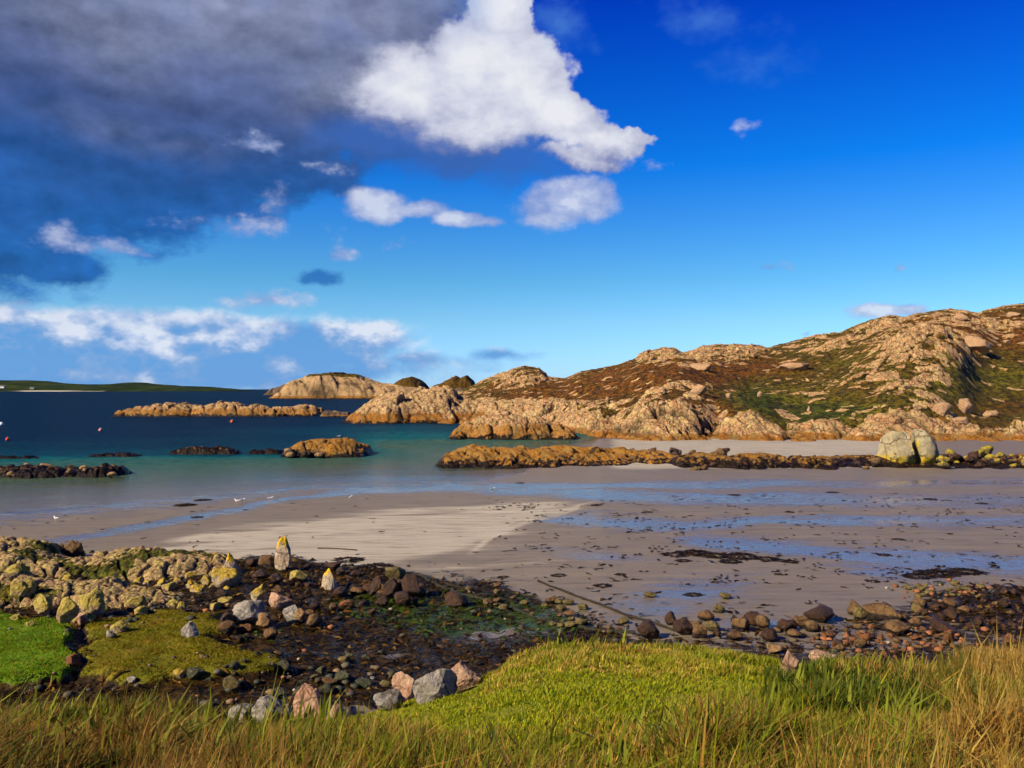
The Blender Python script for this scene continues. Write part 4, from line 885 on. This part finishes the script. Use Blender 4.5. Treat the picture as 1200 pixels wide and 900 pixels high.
# hillside boulders
HT = {}
def hill_pt(px, py):
    j = np.argmin(np.abs(PXs-px)); _, cy = proj(HX[:, j], HY[:, j], HZ[:, j])
    vis = np.where(cy <= py)[0]
    i = vis[0] if len(vis) else len(R)//2
    return HX[i, j], HY[i, j], HZ[i, j]
M['hillrock'] = m_rock('hillside_granite', (0.38, 0.205, 0.105), (0.42, 0.28, 0.14), spot=0.25)
for px, py, w, h, s, lb in [(934, 434, 36, 9, 'slab', 'long pale flat boulder lying on the middle of the hillside'), (1108, 488, 18, 15, 'block', 'large pink square boulder above the shore, left one of a pair'), (1133, 484, 17, 17, 'block', 'large pale boulder above the shore, right one of a pair'),
                         (1127, 497, 20, 8, 'slab', 'flat slab roofing a dark hollow below the boulder pair'), (1148, 414, 38, 22, 'block', 'wide pink rock dome high on the hillside at the right'), (1130, 374, 20, 7, 'slab', 'small pale slab near the right skyline'), (1190, 371, 14, 6, 'round', 'small pale boulder near the right end of the skyline'),
                         (1060, 376, 10, 5, 'round', 'small boulder just under the skyline above the cliffs'), (822, 433, 26, 8, 'slab', 'pale slab on heather left of the long flat boulder'), (820, 462, 22, 12, 'block', 'pale block among grass above the cracked cliff'), (1163, 489, 17, 8, 'round', 'isolated pink boulder on the brown slope at the far right'), (1182, 402, 9, 4, 'round', 'little white boulder above the olive meadow at right')]:
    boulder(0, 0, w, h, s, 'hillrock', lb, pos=hill_pt(px, py), sub=4, sink=0.35, dep=0.9)
for i in range(6):
    px = random.uniform(720, 1195); py = random.uniform(400 if px > 900 else 430, 488)
    boulder(0, 0, random.uniform(4, 11), random.uniform(3, 6), random.choice(['round', 'block', 'slab']), 'hillrock', 'small pale boulder scattered over the brown hillside', pos=hill_pt(px, py), sub=3, sink=0.3, unique=False, group='hillside boulders')
# outcrops of the left shore
M['outcrop'] = m_coast('lichen_outcrop', lichc=(0.46, 0.37, 0.02), tide=0.2, dark=0.0, lich=1.0, pink=(0.46, 0.27, 0.14), pale=(0.48, 0.38, 0.12), near=5.5)
skerry('rock_outcrop', 32, 9, [(-420, 634), (-100, 636), (0, 641), (30, 645), (60, 654), (100, 656), (140, 651), (170, 650), (215, 649), (250, 657), (288, 668)], 0.9, 701, 'outcrop', 'long lichen covered outcrop rising from the beach behind the turf', 'outcrop', res=0.04, skew=0.55, blunt=2.2, amp=0.75, base=0.8, vegtop=-9, pock=1)
skerry('rock_outcrop', 26.5, 6.5, [(-420, 672), (-100, 676), (0, 680), (60, 686), (110, 686), (160, 692), (205, 700), (240, 708)], 0.75, 719, 'outcrop', 'nearer lichen covered outcrop directly behind the bright green turf', 'outcrop', res=0.035, skew=0.5, blunt=2.2, amp=0.8, base=0.8, vegtop=-9, pock=1)

# ------------------------------------------------------------------ the split boulder
def split_boulder():
    bx, by, bz = at(1077, 547); by += 2.2; bz = float(GZ(bx, by)[0])-0.15
    root = bpy.data.objects.new('split_boulder', None); COL.objects.link(root); root.location = (bx, by, bz); tag(root, 'huge pale boulder split in two halves with yellow lichen, standing on the reef', 'boulder')
    m, N = mat('split_granite'); G = geo(N); P = G.outputs['Position']; gz = N.sep(N.new('ShaderNodeTexCoord').outputs['Object'])[2]
    n1 = N.noise(P, 1.4, 5, 0.6); n2 = N.noise(P, 9, 6, 0.7); n3 = N.noise(N.vm('MULTIPLY', P, (1, 1, 2.2)), 1.1, 6, 0.65, 0.8)
    c = N.mix(N.step(n1, .35, .65), (0.33, 0.265, 0.14), (0.46, 0.39, 0.235))
    c = N.mix(N.m('MULTIPLY', N.step(n2, .45, .68), .55), c, (0.22, 0.17, 0.10))
    c = N.mix(N.m('MULTIPLY', N.step(n3, .53, .62), .5), c, (0.30, 0.28, 0.16))
    low_ = N.step(N.m('ADD', gz, N.m('MULTIPLY', N.m('SUBTRACT', n3, .5), 2.4)), 1.45, 0.8)
    c = N.mix(N.m('MULTIPLY', low_, .9), c, (0.52, 0.36, 0.012))
    ox, oy, oz = N.sep(N.new('ShaderNodeTexCoord').outputs['Object'])
    pt = N.vm('LENGTH', N.vm('MULTIPLY', N.vm('SUBTRACT', N.comb(ox, 0, oz), (-0.05, 0, 2.15)), (1.6, 1, .9)))
    pm = N.step(N.m('ADD', pt, N.m('MULTIPLY', N.m('SUBTRACT', n2, .5), 1.8)), 0.85, 0.45)
    c = N.mix(N.m('MULTIPLY', pm, .85), c, (0.62, 0.44, 0.012))
    c = N.mix(N.step(N.m('ADD', gz, N.m('MULTIPLY', N.m('SUBTRACT', n1, .5), .6)), 0.30, 0.12), c, (0.07, 0.035, 0.008))
    ve = N.vor(N.vm('ADD', P, N.vm('SCALE', N.noise(P, .8, 3, out=1), 1.6)), .42, 'DISTANCE_TO_EDGE'); c = N.mix(N.m('MULTIPLY', N.step(ve, .03, .0), .8), c, (0.05, 0.035, 0.02))
    N.out(N.princ(c, .85, N.bump(N.m('ADD', N.m('ADD', n2, n3), N.m('MULTIPLY', N.step(ve, 0, .06), .6)), 1.0, .2), spec=.25))
    def half(seed, cx, w, d_, h, cut, side, tap):
        V, Fc = rock_shape(seed, sub=6 if False else 5, planes=9, d=(0.68, 0.92), rough=0.08)
        V[:, :2] *= 2; V = V*np.array([w, d_, h]); V[:, 0] += cx
        k = V[:, 2]/h
        V[:, 0] = cx+(V[:, 0]-cx)*(1-tap*k**2*0.35)
        if side < 0: V[:, 0] -= 0.55*np.clip(k, 0, 1)
        c_ = cut+0.14*np.sin(V[:, 2]*1.5+0.4)-0.10*(V[:, 2]-1.5)-0.03*side*V[:, 2]+V[:, 1]*0.27
        if side > 0: V[:, 0] = np.where(V[:, 0] > c_, c_+(V[:, 0]-c_)*0.04, V[:, 0])
        else: V[:, 0] = np.where(V[:, 0] < c_, c_+(V[:, 0]-c_)*0.04, V[:, 0])
        V[:, 2] -= 0.3
        me = quads_mesh('boulder_half', V, Fc); link('boulder_half', me, m, root)
    half(3101, -0.85, 2.2, 2.1, 3.9, 0.28, 1, 0.6)
    half(3107, 1.40, 1.85, 1.9, 4.05, 0.74, -1, 1.3)
split_boulder()

# ------------------------------------------------------------------ ropes, stick
def tube(name, pts, rad, m_, label, cat, off=0.04):
    P = [at(*p) for p in pts]; P = np.array([(x, y, z) for x, y, z in P])
    t = np.concatenate([[0], np.cumsum(np.linalg.norm(np.diff(P[:, :2], axis=0), axis=1))]); n = max(8, int(t[-1]/0.15)); tt = np.linspace(0, t[-1], n)
    x = np.interp(tt, t, P[:, 0])+0.05*fbm(tt*1.2, tt*0, 2, 5); y = np.interp(tt, t, P[:, 1])+0.12*fbm(tt*0.9, tt*0+3, 2, 6)
    z = GZ(x, y); k = np.ones(7)/7; z = np.convolve(np.pad(z, 3, 'edge'), k, 'valid')+off
    C = np.stack([x, y, z], 1); T = np.gradient(C, axis=0); T /= np.linalg.norm(T, axis=1)[:, None]
    S_ = np.cross(T, [0, 0, 1.0]); S_ /= np.linalg.norm(S_, axis=1)[:, None]; U = np.cross(S_, T); m8 = 8
    a = np.arange(m8)/m8*2*math.pi; rr = rad*(1+0.35*fbm(tt*3, tt*0+8, 3, 9))[:, None, None]
    V = C[:, None, :]+rr*(S_[:, None, :]*np.cos(a)[None, :, None]+U[:, None, :]*np.sin(a)[None, :, None])
    i = np.arange(n*m8).reshape(n, m8); j = np.roll(i, -1, 1)
    Q = np.stack([i[:-1], j[:-1], j[1:], i[1:]], -1).reshape(-1, 4)
    V = V.reshape(-1, 3); ox = C.mean(0)
    o = link(name, quads_mesh(name, V-ox, Q), m_, loc=tuple(ox)); tag(o, label, cat); return o
mrope = m_rock('weedy_rope', (0.020, 0.014, 0.008), (0.035, 0.025, 0.012), spot=0.05, rough=0.55)
mrope2 = m_rock('green_weedy_rope', (0.018, 0.026, 0.010), (0.035, 0.030, 0.014), spot=0.05, rough=0.55)
mwood = m_rock('wet_wood', (0.05, 0.032, 0.018), (0.08, 0.05, 0.03), spot=0.05)
tube('mooring_rope', [(494, 675), (512, 686), (540, 697), (575, 705), (610, 718), (650, 731), (700, 740), (745, 743)], 0.055, mrope2, 'long weed grown rope running down the shore to the bank, nearer one', 'rope')
tube('mooring_rope', [(632, 682), (660, 693), (695, 706), (730, 720), (765, 731), (790, 739)], 0.045, mrope, 'shorter dark rope running beside the long one, farther right', 'rope')
tube('mooring_rope', [(514, 680), (532, 687), (548, 690)], 0.035, mrope, 'short dark rope end on sand above the start of the long rope', 'rope')
tube('driftwood_stick', [(373, 643), (395, 643), (418, 645)], 0.028, mwood, 'thin dark stick lying on the pale sand behind the yellow capped stones', 'stick', off=0.03)

# ------------------------------------------------------------------ seaweed
def ribbons(n, X, Y, Ln, Wd, hgt, cols, seed=0, zf=None):
    r = np.random.default_rng(seed); K = 5
    th = r.uniform(0, 2*math.pi, n); curl = r.normal(0, 1.1, n)
    s = np.linspace(0, 1, K)
    a = th[:, None]+curl[:, None]*s[None, :]; st = Ln[:, None]/(K-1)
    px_ = X[:, None]+np.cumsum(np.cos(a)*st, 1); py_ = Y[:, None]+np.cumsum(np.sin(a)*st, 1)
    z = (zf or GZ)(px_.ravel(), py_.ravel()).reshape(n, K)+hgt[:, None]*(0.35+0.65*np.abs(np.sin(s[None, :]*5+r.uniform(0, 6, n)[:, None])))+0.01
    w = Wd[:, None]*(0.45+0.9*np.sin(np.clip(s*0.9+0.1, 0, 1)*math.pi))[None, :]*0.5
    nx, ny = -np.sin(a), np.cos(a); tl = r.uniform(-0.5, 0.5, (n, K))
    A_ = np.stack([px_+nx*w, py_+ny*w, z+w*tl], -1); B_ = np.stack([px_-nx*w, py_-ny*w, z-w*tl], -1)
    V = np.stack([A_, B_], 2).reshape(-1, 3)
    b = (np.arange(n)*K*2)[:, None]+np.arange(K-1)[None, :]*2
    Q = np.stack([b, b+1, b+3, b+2], -1).reshape(-1, 4)
    C4 = np.repeat(np.concatenate([cols, np.ones((n, 1))], 1), K*2, 0)
    return V, Q, C4
def m_vcol(name, rough, trans=0.0, spec=0.3):
    m, N = mat(name); c = N.attr('tint', 'Color'); P = geo(N).outputs['Position']
    c = N.mix(N.m('MULTIPLY', N.noise(P, 14, 3, .6), .5), c, N.mix(.6, c, (0, 0, 0)))
    p = N.princ(c, rough, spec=spec)
    if trans:
        t = N.new('ShaderNodeBsdfTranslucent'); N.put(t.inputs[0], c); mx = N.new('ShaderNodeMixShader'); mx.inputs[0].default_value = trans
        N.l.new(p, mx.inputs[1]); N.l.new(t.outputs[0], mx.inputs[2]); p = mx.outputs[0]
    N.out(p); return m
M['kelp'] = m_vcol('kelp', 0.55, spec=0.10)
KC = np.array([(0.010, 0.006, 0.002), (0.022, 0.013, 0.003), (0.045, 0.026, 0.005), (0.11, 0.052, 0.008), (0.17, 0.10, 0.018), (0.035, 0.065, 0.005)])
def kelp_field():
    r = np.random.default_rng(5); n = 90000
    y = np.sqrt(r.uniform(13**2, 62**2, n)); x = r.uniform(-0.75, 0.75, n)*y
    z, A_, qx, qy, d, ye = terrain(x, y)
    cl = 0.5+0.5*fbm(x/0.8, y/0.8, 3, 15)
    w = A_['weed']; p = ss(0.30, 0.75, w+0.7*(cl-0.5))*0.9
    line = np.maximum(gs(qx, qy, 840, 650, 100, 5, 1), 0)+gs(qx, qy, 1090, 672, 70, 6)+0.7*gs(qx, qy, 720, 622, 50, 4)+0.5*gs(qx, qy, 620, 596, 60, 4)+0.12*ss(560, 640, qx)*ss(570, 590, qy)+0.10*ss(660, 680, qy)+0.02
    p2 = np.clip(line, 0, 1)*ss(0.52, 0.74, cl)*(d > 2)
    p = p*(1-0.8*A_['wet']); keep = (r.random(n) < np.maximum(p, p2*0.8))&(y > ye+2)&(A_['turf'] < .3)
    x, y, w, qx, qy = x[keep], y[keep], w[keep], qx[keep], qy[keep]; al = A_['algae'][keep]; m = len(x)
    onw = w > 0.25
    ci = r.choice(5, m, p=[.36, .30, .2, .09, .05]); ci = np.where((al > .25)&(r.random(m) < .38), 5, ci); ci = np.where(~onw, r.choice(3, m), ci)
    Ln = np.where(onw, r.uniform(.15, .5, m), r.uniform(.12, .4, m)); Wd = r.uniform(.025, .08, m)*np.clip(y/26, .5, 1.3); Ln = Ln*np.clip(y/24, .6, 1.2); hg = np.where(onw, r.uniform(.01, .07, m), r.uniform(.005, .04, m))
    V, Q, C4 = ribbons(m, x, y, Ln, Wd, hg, KC[ci]*r.uniform(.6, 1.4, (m, 1)), 6)
    print('kelp', m)
    o = link('seaweed', quads_mesh('seaweed', V, Q, colors={'tint': C4}), M['kelp']); tag(o, 'dark kelp and green weed strewn over the shore', kind='stuff')
kelp_field()
def clump_mesh(seed):
    r = np.random.default_rng(seed); n = 150; a = r.uniform(0, 6.28, n); q = np.sqrt(r.uniform(0, 1, n))*0.42
    V, Q, C4 = ribbons(n, q*np.cos(a), q*np.sin(a)*0.8, r.uniform(.12, .3, n), r.uniform(.03, .07, n), 0.14*(1-q/0.45), KC[r.choice(4, n, p=[.5, .3, .15, .05])], seed, zf=lambda a_, b_: np.zeros_like(a_))
    me = quads_mesh('seaweed_clump', V, Q, colors={'tint': C4}); me.materials.append(M['kelp']); return me
CM = [clump_mesh(s) for s in (1, 2, 3, 4)]
for i, (px, py, w, lb) in enumerate([(218, 592, 22, 'black wet seaweed heap in shallow water left of the gulls'), (238, 586, 16, 'black seaweed strand touching the heap left of the gulls'), (232, 606, 12, 'tiny dark seaweed scrap on the spit below the black heap'),
                  (790, 650, 26, None), (815, 648, 34, None), (838, 651, 30, None), (868, 652, 36, None), (898, 655, 26, None), (925, 658, 18, None), (800, 657, 16, None), (855, 658, 22, None),
                  (408, 656, 30, 'dark flat weed heap on pale sand right of the tall upright stone'), (440, 665, 40, 'long dark weed heap behind the dark weedy row'), (590, 676, 12, None), (655, 674, 16, None), (706, 686, 18, None), (727, 673, 12, None), (812, 697, 20, None), (1036, 650, 14, None), (1052, 632, 12, None), (1100, 672, 40, None), (1130, 670, 36, None), (1075, 675, 30, None), (1022, 681, 14, None), (925, 600, 10, None), (760, 600, 9, None), (700, 592, 14, None), (610, 566, 10, None), (1090, 585, 14, None), (975, 577, 12, None), (1150, 590, 12, None), (860, 580, 12, None)]):
    x, y, z = at(px, py); o = bpy.data.objects.new('seaweed_clump', CM[i % 4]); COL.objects.link(o); s = w/F*y
    o.location = (x, y, z); o.scale = (s, s*1.1, s*0.55); o.rotation_euler.z = random.uniform(-.4, .4)+(math.pi if i % 2 else 0)
    tag(o, lb or 'dark seaweed clump stranded on the wet sand of the beach', 'seaweed', None if lb else 'stranded seaweed clumps')

# ------------------------------------------------------------------ small stones
def gravel():
    r = np.random.default_rng(11); n = 60000
    y = np.sqrt(r.uniform(12**2, 44**2, n)); x = r.uniform(-0.72, 0.72, n)*y
    z, A_, qx, qy, d, ye = terrain(x, y)
    p = 0.4*gs(qx, qy, 370, 798, 100, 18)+0.035*A_['weed']+0.5*gs(qx, qy, 1050, 750, 90, 14)+0.5*gs(qx, qy, 1105, 692, 50, 8)+0.35*gs(qx, qy, 130, 700, 150, 26)+0.02*A_['turf']+0.45*gs(qx, qy, 110, 812, 160, 10)*0.5
    keep = (r.random(n) < p*0.55)&(y > ye+2.0)
    x, y, z, qx, qy = x[keep], y[keep], z[keep], qx[keep], qy[keep]; m = len(x); V0, F0 = ICO[1]; nv = len(V0)
    s = 0.025+0.09*r.random(m)**3+0.02*r.random(m)
    shp = [rock_shape(900+i, sub=1, planes=5, rough=0.2)[0]-np.array([0, 0, .5]) for i in range(12)]
    shp = np.array(shp)[r.integers(0, 12, m)]; a = r.uniform(0, 6.28, m); ca, sa = np.cos(a)[:, None], np.sin(a)[:, None]
    SX = shp[:, :, 0]*ca-shp[:, :, 1]*sa; SY = shp[:, :, 0]*sa+shp[:, :, 1]*ca
    s2 = s*2
    V = np.stack([x[:, None]+SX*s2[:, None], y[:, None]+SY*s2[:, None], z[:, None]+shp[:, :, 2]*s2[:, None]*0.65+s[:, None]*0.35], -1).reshape(-1, 3)
    Q = (F0[None]+(np.arange(m)*nv)[:, None, None]).reshape(-1, 3)
    GC = np.array([(0.06, 0.05, 0.03), (0.11, 0.09, 0.06), (0.20, 0.12, 0.06), (0.045, 0.05, 0.03), (0.30, 0.24, 0.17), (0.45, 0.40, 0.32), (0.26, 0.10, 0.04)])
    ci = r.choice(7, m, p=[.34, .16, .12, .28, .04, .01, .05]); ci = np.where((np.abs(qx-1050) < 110)&(r.random(m) < .7), 6, ci)
    C4 = np.repeat(np.concatenate([GC[ci]*r.uniform(.6, 1.3, (m, 1)), np.ones((m, 1))], 1), nv, 0)
    print('gravel', m)
    o = link('gravel', quads_mesh('gravel', V, Q, colors={'tint': C4}), m_vcol('gravel', .7)); tag(o, 'loose gravel and pebbles between the shore stones', kind='stuff')
gravel()

# ------------------------------------------------------------------ grass
def turf_blades(r):
    n = 400000; y = np.sqrt(r.uniform(16**2, 34**2, n)); x = r.uniform(-0.72, -0.2, n)*y
    z, A_, qx, qy, d, ye = terrain(x, y); c = 0.5+0.5*fbm(x/0.5, y/0.5, 3, 96)
    k = (r.random(n) < (A_['turf'] > .35)*(0.25+0.9*c))&(y > ye+3); x, y, z, c, lu = x[k], y[k], z[k], c[k], A_['lush'][k]; m = len(x)
    H = (0.02+0.03*r.random(m))*(0.6+0.8*c); th = r.uniform(0, 6.283, m); w = 0.012+0.01*r.random(m); ln = r.uniform(.3, 1.0, m)
    b0 = np.stack([x, y, z-.01], -1); o_ = np.stack([np.sin(th)*w, -np.cos(th)*w, w*0], -1)
    V = np.stack([b0-o_, b0+o_, b0+np.stack([np.cos(th)*H*ln, np.sin(th)*H*ln, H], -1)], 1).reshape(-1, 3)
    C = np.where((lu > .5)[:, None], np.array((0.13, 0.25, 0.005)), np.array((0.19, 0.175, 0.006)))*r.uniform(.55, 1.35, (m, 1))
    C = np.where((r.random(m) < .22)[:, None], np.array((0.26, 0.16, 0.015)), C)
    C4 = np.repeat(np.concatenate([C, np.ones((m, 1))], 1), 3, 0)
    o = link('turf_grass', quads_mesh('turf_grass', V, np.arange(m*3).reshape(-1, 3), colors={'tint': C4}), m_vcol('turf_blades', .8, .3, .1)); tag(o, 'short cropped turf on the two shore mounds', kind='stuff'); print('turf', m)
def grass():
    r = np.random.default_rng(21); n = 620000
    y = 2.2+(13.6-2.2)*r.random(n)**0.85; x = (r.random(n)*2-1)*(0.70*y+0.9)
    z, A_, qx, qy, d, ye = terrain(x, y)
    c1 = 0.5+0.5*fbm(x/0.45, y/0.45, 3, 81); c2 = 0.5+0.5*fbm(x/1.3, y/1.3, 3, 83); c3 = 0.5+0.5*fbm(x/0.16, y/0.16, 2, 85)
    lawn = np.clip(gs(qx, qy, 690, 806, 240, 38, -3)*1.6+gs(qx, qy, 540, 832, 120, 26)+0.5*gs(qx, qy, 620, 870, 150, 30), 0, 1)
    lush = np.clip(ss(-10, 14, sdpoly(qx+14*(c1-.5), qy, [(895, 792), (950, 786), (1060, 788), (1140, 792), (1150, 830), (1080, 852), (960, 842), (900, 815)]))+0.7*gs(qx, qy, 200, 846, 60, 14), 0, 1)
    fringe = ss(46, 14, qy-pl(qx, EDGE_P))*ss(520, 600, qx)*np.clip(0.55+1.2*(c2-.4), 0, 1)
    right = ss(1040, 1140, qx); left = ss(330, 220, qx); bot = ss(845, 900, qy)
    H = 0.15+0.0*x; H = lerp(H, 0.038, lawn); H = np.maximum(H, 0.14*fringe); H = lerp(H, 0.155, lush); H = np.maximum(H, 0.27*right); H = np.maximum(H*(1-.3*left), 0.12*left+0.09*gs(qx, qy, 190, 850, 60, 30)); H = np.maximum(H, 0.24*bot*(1-0.45*gs(qx, qy, 600, 900, 120, 60)))
    H = H*(0.4+1.0*ss(.25, .75, c1))*(0.7+0.55*c2)*np.where(qy < 868, 1-0.62*ss(480, 420, qx)*ss(225, 275, qx), 1)
    H = H*r.uniform(0.45, 1.25, n)
    spike = (r.random(n) < 0.05)&(lawn < .5); H = np.where(spike, H*1.5, H)
    keep = (y < ye+1.4)&(r.random(n) < np.clip(0.30+1.1*c3+0.4*lawn-0.25*ss(4.5, 2.5, y), 0, 1))
    sel = np.where(keep)[0]; m = len(sel)
    x, y, z, H, c1, c2, lawn, lush, right, left, bot, fringe, qx, qy, spike = [v[sel] for v in (x, y, z, H, c1, c2, lawn, lush, right, left, bot, fringe, qx, qy, spike)]
    lime = np.array((0.265, 0.285, 0.006)); green = np.array((0.13, 0.185, 0.006)); dark = np.array((0.035, 0.070, 0.006)); straw = np.array((0.52, 0.38, 0.09)); gold = np.array((0.40, 0.22, 0.03)); brown = np.array((0.17, 0.075, 0.015))
    c4 = 0.5+0.5*fbm(x/0.6+40, y/0.6, 3, 91)
    ps = np.clip(0.10+0.75*fringe+0.40*right+0.12*bot-0.12*left+1.3*(c4-0.5)-0.34*lawn-0.45*lush, 0.02, 0.9)
    pb = np.clip(0.06+0.34*bot+0.22*left+0.16*right+1.1*(c2-0.55)-0.12*lawn-0.1*lush, 0.01, 0.6)
    u = r.random(m); C = np.where((r.random(m) < 0.5+0.3*lawn)[:, None], lime, green)
    C = np.where((r.random(m) < np.clip(0.12+0.85*lush+0.55*left, 0, 1))[:, None], dark+(green-dark)*r.random((m, 1))*0.7, C)
    C = np.where((u < ps)[:, None], straw+(gold-straw)*r.random((m, 1)), C); C = np.where(((u > ps)&(u < ps+pb))[:, None], brown+(gold-brown)*r.random((m, 1))*0.8, C)
    C = C*r.uniform(0.7, 1.25, (m, 1))*(1+0.38*lawn-0.15*left)[:, None]
    rush = (r.random(m) < 0.030*left*(c1 > .5)*(qx < 250)+0.006*(lawn < .4)); H = np.where(rush, 0.16+0.20*r.random(m), H); C = np.where(rush[:, None], np.array((0.20, 0.23, 0.015))*r.uniform(.6, 1.3, (m, 1)), C)
    th = r.uniform(0, 6.283, m); lean = np.abs(r.normal(0.35, 0.3, m))*(1+0.5*bot); lx = np.cos(th)*lean+0.08; ly = np.sin(th)*lean
    wd = (0.0032+0.0028*r.random(m))*(0.6+y/9)*np.where(lush > .5, 1.3, 1)*np.where(rush, 2.2, 1); fa = th+math.pi/2+r.normal(0, .5, m); wx, wy = np.cos(fa)*wd, np.sin(fa)*wd
    base = np.stack([x, y, z-0.01], -1); V = np.empty((m, 5, 3))
    for i, (t, ww) in enumerate(((0, 1.0), (0.5, 0.85))):
        cx = base+np.stack([lx*H*t*t*0.9, ly*H*t*t*0.9, H*t*(1-0.06*lean)], -1); o_ = np.stack([wx*ww, wy*ww, wx*0], -1)
        V[:, i*2] = cx-o_; V[:, i*2+1] = cx+o_
    drop = np.clip(lean-.5, 0, 1)*0.45
    V[:, 4] = base+np.stack([lx*H*1.0, ly*H*1.0, H*(0.95-drop)], -1)
    b = np.arange(m)*5
    loops = np.stack([b, b+1, b+3, b+2, b+2, b+3, b+4], -1).ravel(); starts = np.stack([np.arange(m)*7, np.arange(m)*7+4], -1).ravel()
    g = np.array([0.55, 0.55, 0.9, 0.9, 1.15])
    C4 = np.ones((m, 5, 4)); C4[:, :, :3] = C[:, None, :]
    tipc = np.array((0.34, 0.22, 0.06)); C4[:, 4, :3] = C4[:, 4, :3]*0.8+tipc*0.2
    me = raw_mesh('grass', V.reshape(-1, 3), loops, starts, None, colors={'tint': C4.reshape(-1, 4)}, smooth=True)
    print('grass', m)
    turf_blades(r)
    o = link('grass', me, m_vcol('grass_blades', 0.6, 0.42, 0.15)); tag(o, 'long and short grass of the bank', kind='stuff')
grass()

# ------------------------------------------------------------------ gulls and buoys
mwht = simple('white_feathers', (0.80, 0.79, 0.77)); mgry = simple('grey_feathers', (0.36, 0.38, 0.42)); myel = simple('yellow_beak', (0.6, 0.36, 0.03)); mblk = simple('black_feathers', (0.02, 0.02, 0.025))
def loft(name, rings, m_, parent=None, loc=None):
    """rings: (x, z, half width, half height)"""
    k = 12; a = np.arange(k)/k*2*math.pi; V = []
    for (x, z, w, h) in rings: V += [(x, w*math.cos(q), z+h*math.sin(q)) for q in a]
    V = np.array(V); n = len(rings); fc = []
    for i in range(n-1):
        for j in range(k): fc.append((i*k+j, i*k+(j+1) % k, (i+1)*k+(j+1) % k, (i+1)*k+j))
    me = bpy.data.meshes.new(name); me.from_pydata([tuple(v) for v in V], [], fc+[tuple(range(k))[::-1], tuple(range((n-1)*k, n*k))])
    for p_ in me.polygons: p_.use_smooth = True
    me.update(); return link(name, me, m_, parent, loc)
def gull(x, y, z, rz, label, head=1.0, s=1.0):
    r = bpy.data.objects.new('gull', None); COL.objects.link(r); r.location = (x, y, z); r.rotation_euler.z = rz; r.scale = (s, s, s); tag(r, label, 'gull')
    loft('body', [(-0.21, .205, .012, .006), (-0.15, .20, .035, .022), (-0.08, .195, .060, .050), (0, .19, .072, .068), (.07, .20, .066, .066), (.12, .235, .042, .048), (.145, .275, .030, .034), (.165, .305, .033, .034), (.195, .312, .026, .026), (.215, .31, .010, .010)], mwht, r)
    loft('beak', [(.208, .308, .010, .010), (.24, .303, .007, .009), (.262, .296, .002, .003)], myel, r)
    for sd_ in (-1, 1):
        w = loft('wing', [(.08, .215, .006, .02), (.03, .222, .014, .045), (-.06, .222, .014, .045), (-.15, .215, .010, .028), (-.235, .208, .004, .008)], mgry, r, loc=(0, sd_*.062, 0))
        loft('wing_tip', [(-.20, .210, .006, .014), (-.26, .205, .003, .006)], mblk, r, loc=(0, sd_*.062, 0))
        V = [(0.01+q*.004, sd_*.028+p_*.004, zz) for zz in (0, .14) for q, p_ in ((-1, -1), (1, -1), (1, 1), (-1, 1))]+[(0.05, sd_*.028-.02, .004), (0.05, sd_*.028+.02, .004)]
        me = bpy.data.meshes.new('leg'); me.from_pydata(V, [], [(0, 1, 5, 4), (1, 2, 6, 5), (2, 3, 7, 6), (3, 0, 4, 7), (0, 8, 9), (3, 0, 9)]); link('leg', me, myel, r)
for px, py, rz, lb in [(317, 587, 0.1, 'bright white gull standing in the thin water, rightmost of the near pair'), (278, 590, 2.9, 'greyish gull in thin water left of the bright white one'), (284, 589, 0.4, 'gull bending close beside the greyish one'), (411, 586, 1.2, 'small gull at the water edge below the domed orange islet'), (66, 611, 2.6, 'faint gull standing alone on the spit toward the left'), (577, 576, 0.5, 'tiny white gull on wet sand below the long reef')]:
    x, y, z = at(px, py); gull(x, y, max(z, -0.05), rz, lb)
gull((397-600)/F*105, 105, CH-(512-HOR)/F*105-.1, 0.3, 'tiny white gull perched on top of the domed orange islet')
def buoy(px, py, m_, label, s=0.42):
    y = CH*F/(py-HOR); x = (px-600)/F*y; r = bpy.data.objects.new('mooring_buoy', None); COL.objects.link(r); r.location = (x, y, 0); tag(r, label, 'buoy')
    V, Fc = ICO[3]; V = V*s; V = V.copy(); V[:, 2] = V[:, 2]*1.05+s*0.45
    link('float', quads_mesh('float', V, Fc), m_, r)
    k = 16; a = np.arange(k)/k*2*math.pi; c8 = np.arange(6)/6*2*math.pi; R1, r1 = s*.28, s*.07
    V = np.array([((R1+r1*math.cos(b_))*math.cos(q), r1*math.sin(b_), s*1.55+(R1+r1*math.cos(b_))*math.sin(q)) for q in a for b_ in c8])
    i = np.arange(k*6).reshape(k, 6); Q = np.stack([i, np.roll(i, -1, 1), np.roll(np.roll(i, -1, 1), -1, 0), np.roll(i, -1, 0)], -1).reshape(-1, 4)
    link('ring', quads_mesh('ring', V, Q), mgry, r)
mred = simple('red_buoy', (0.55, 0.03, 0.015)); morg = simple('orange_buoy', (0.65, 0.10, 0.02)); mpk = simple('pink_buoy', (0.55, 0.22, 0.2))
buoy(2, 498, mwht, 'white mooring buoy on the dark water at the left edge'); buoy(9, 516, mred, 'small red mooring buoy below the white one at the left', .3); buoy(118, 505, mpk, 'faded pink mooring buoy on open water left of the tan islet', .36); buoy(272, 495, morg, 'orange mooring buoy in front of the long tan islet', .40)
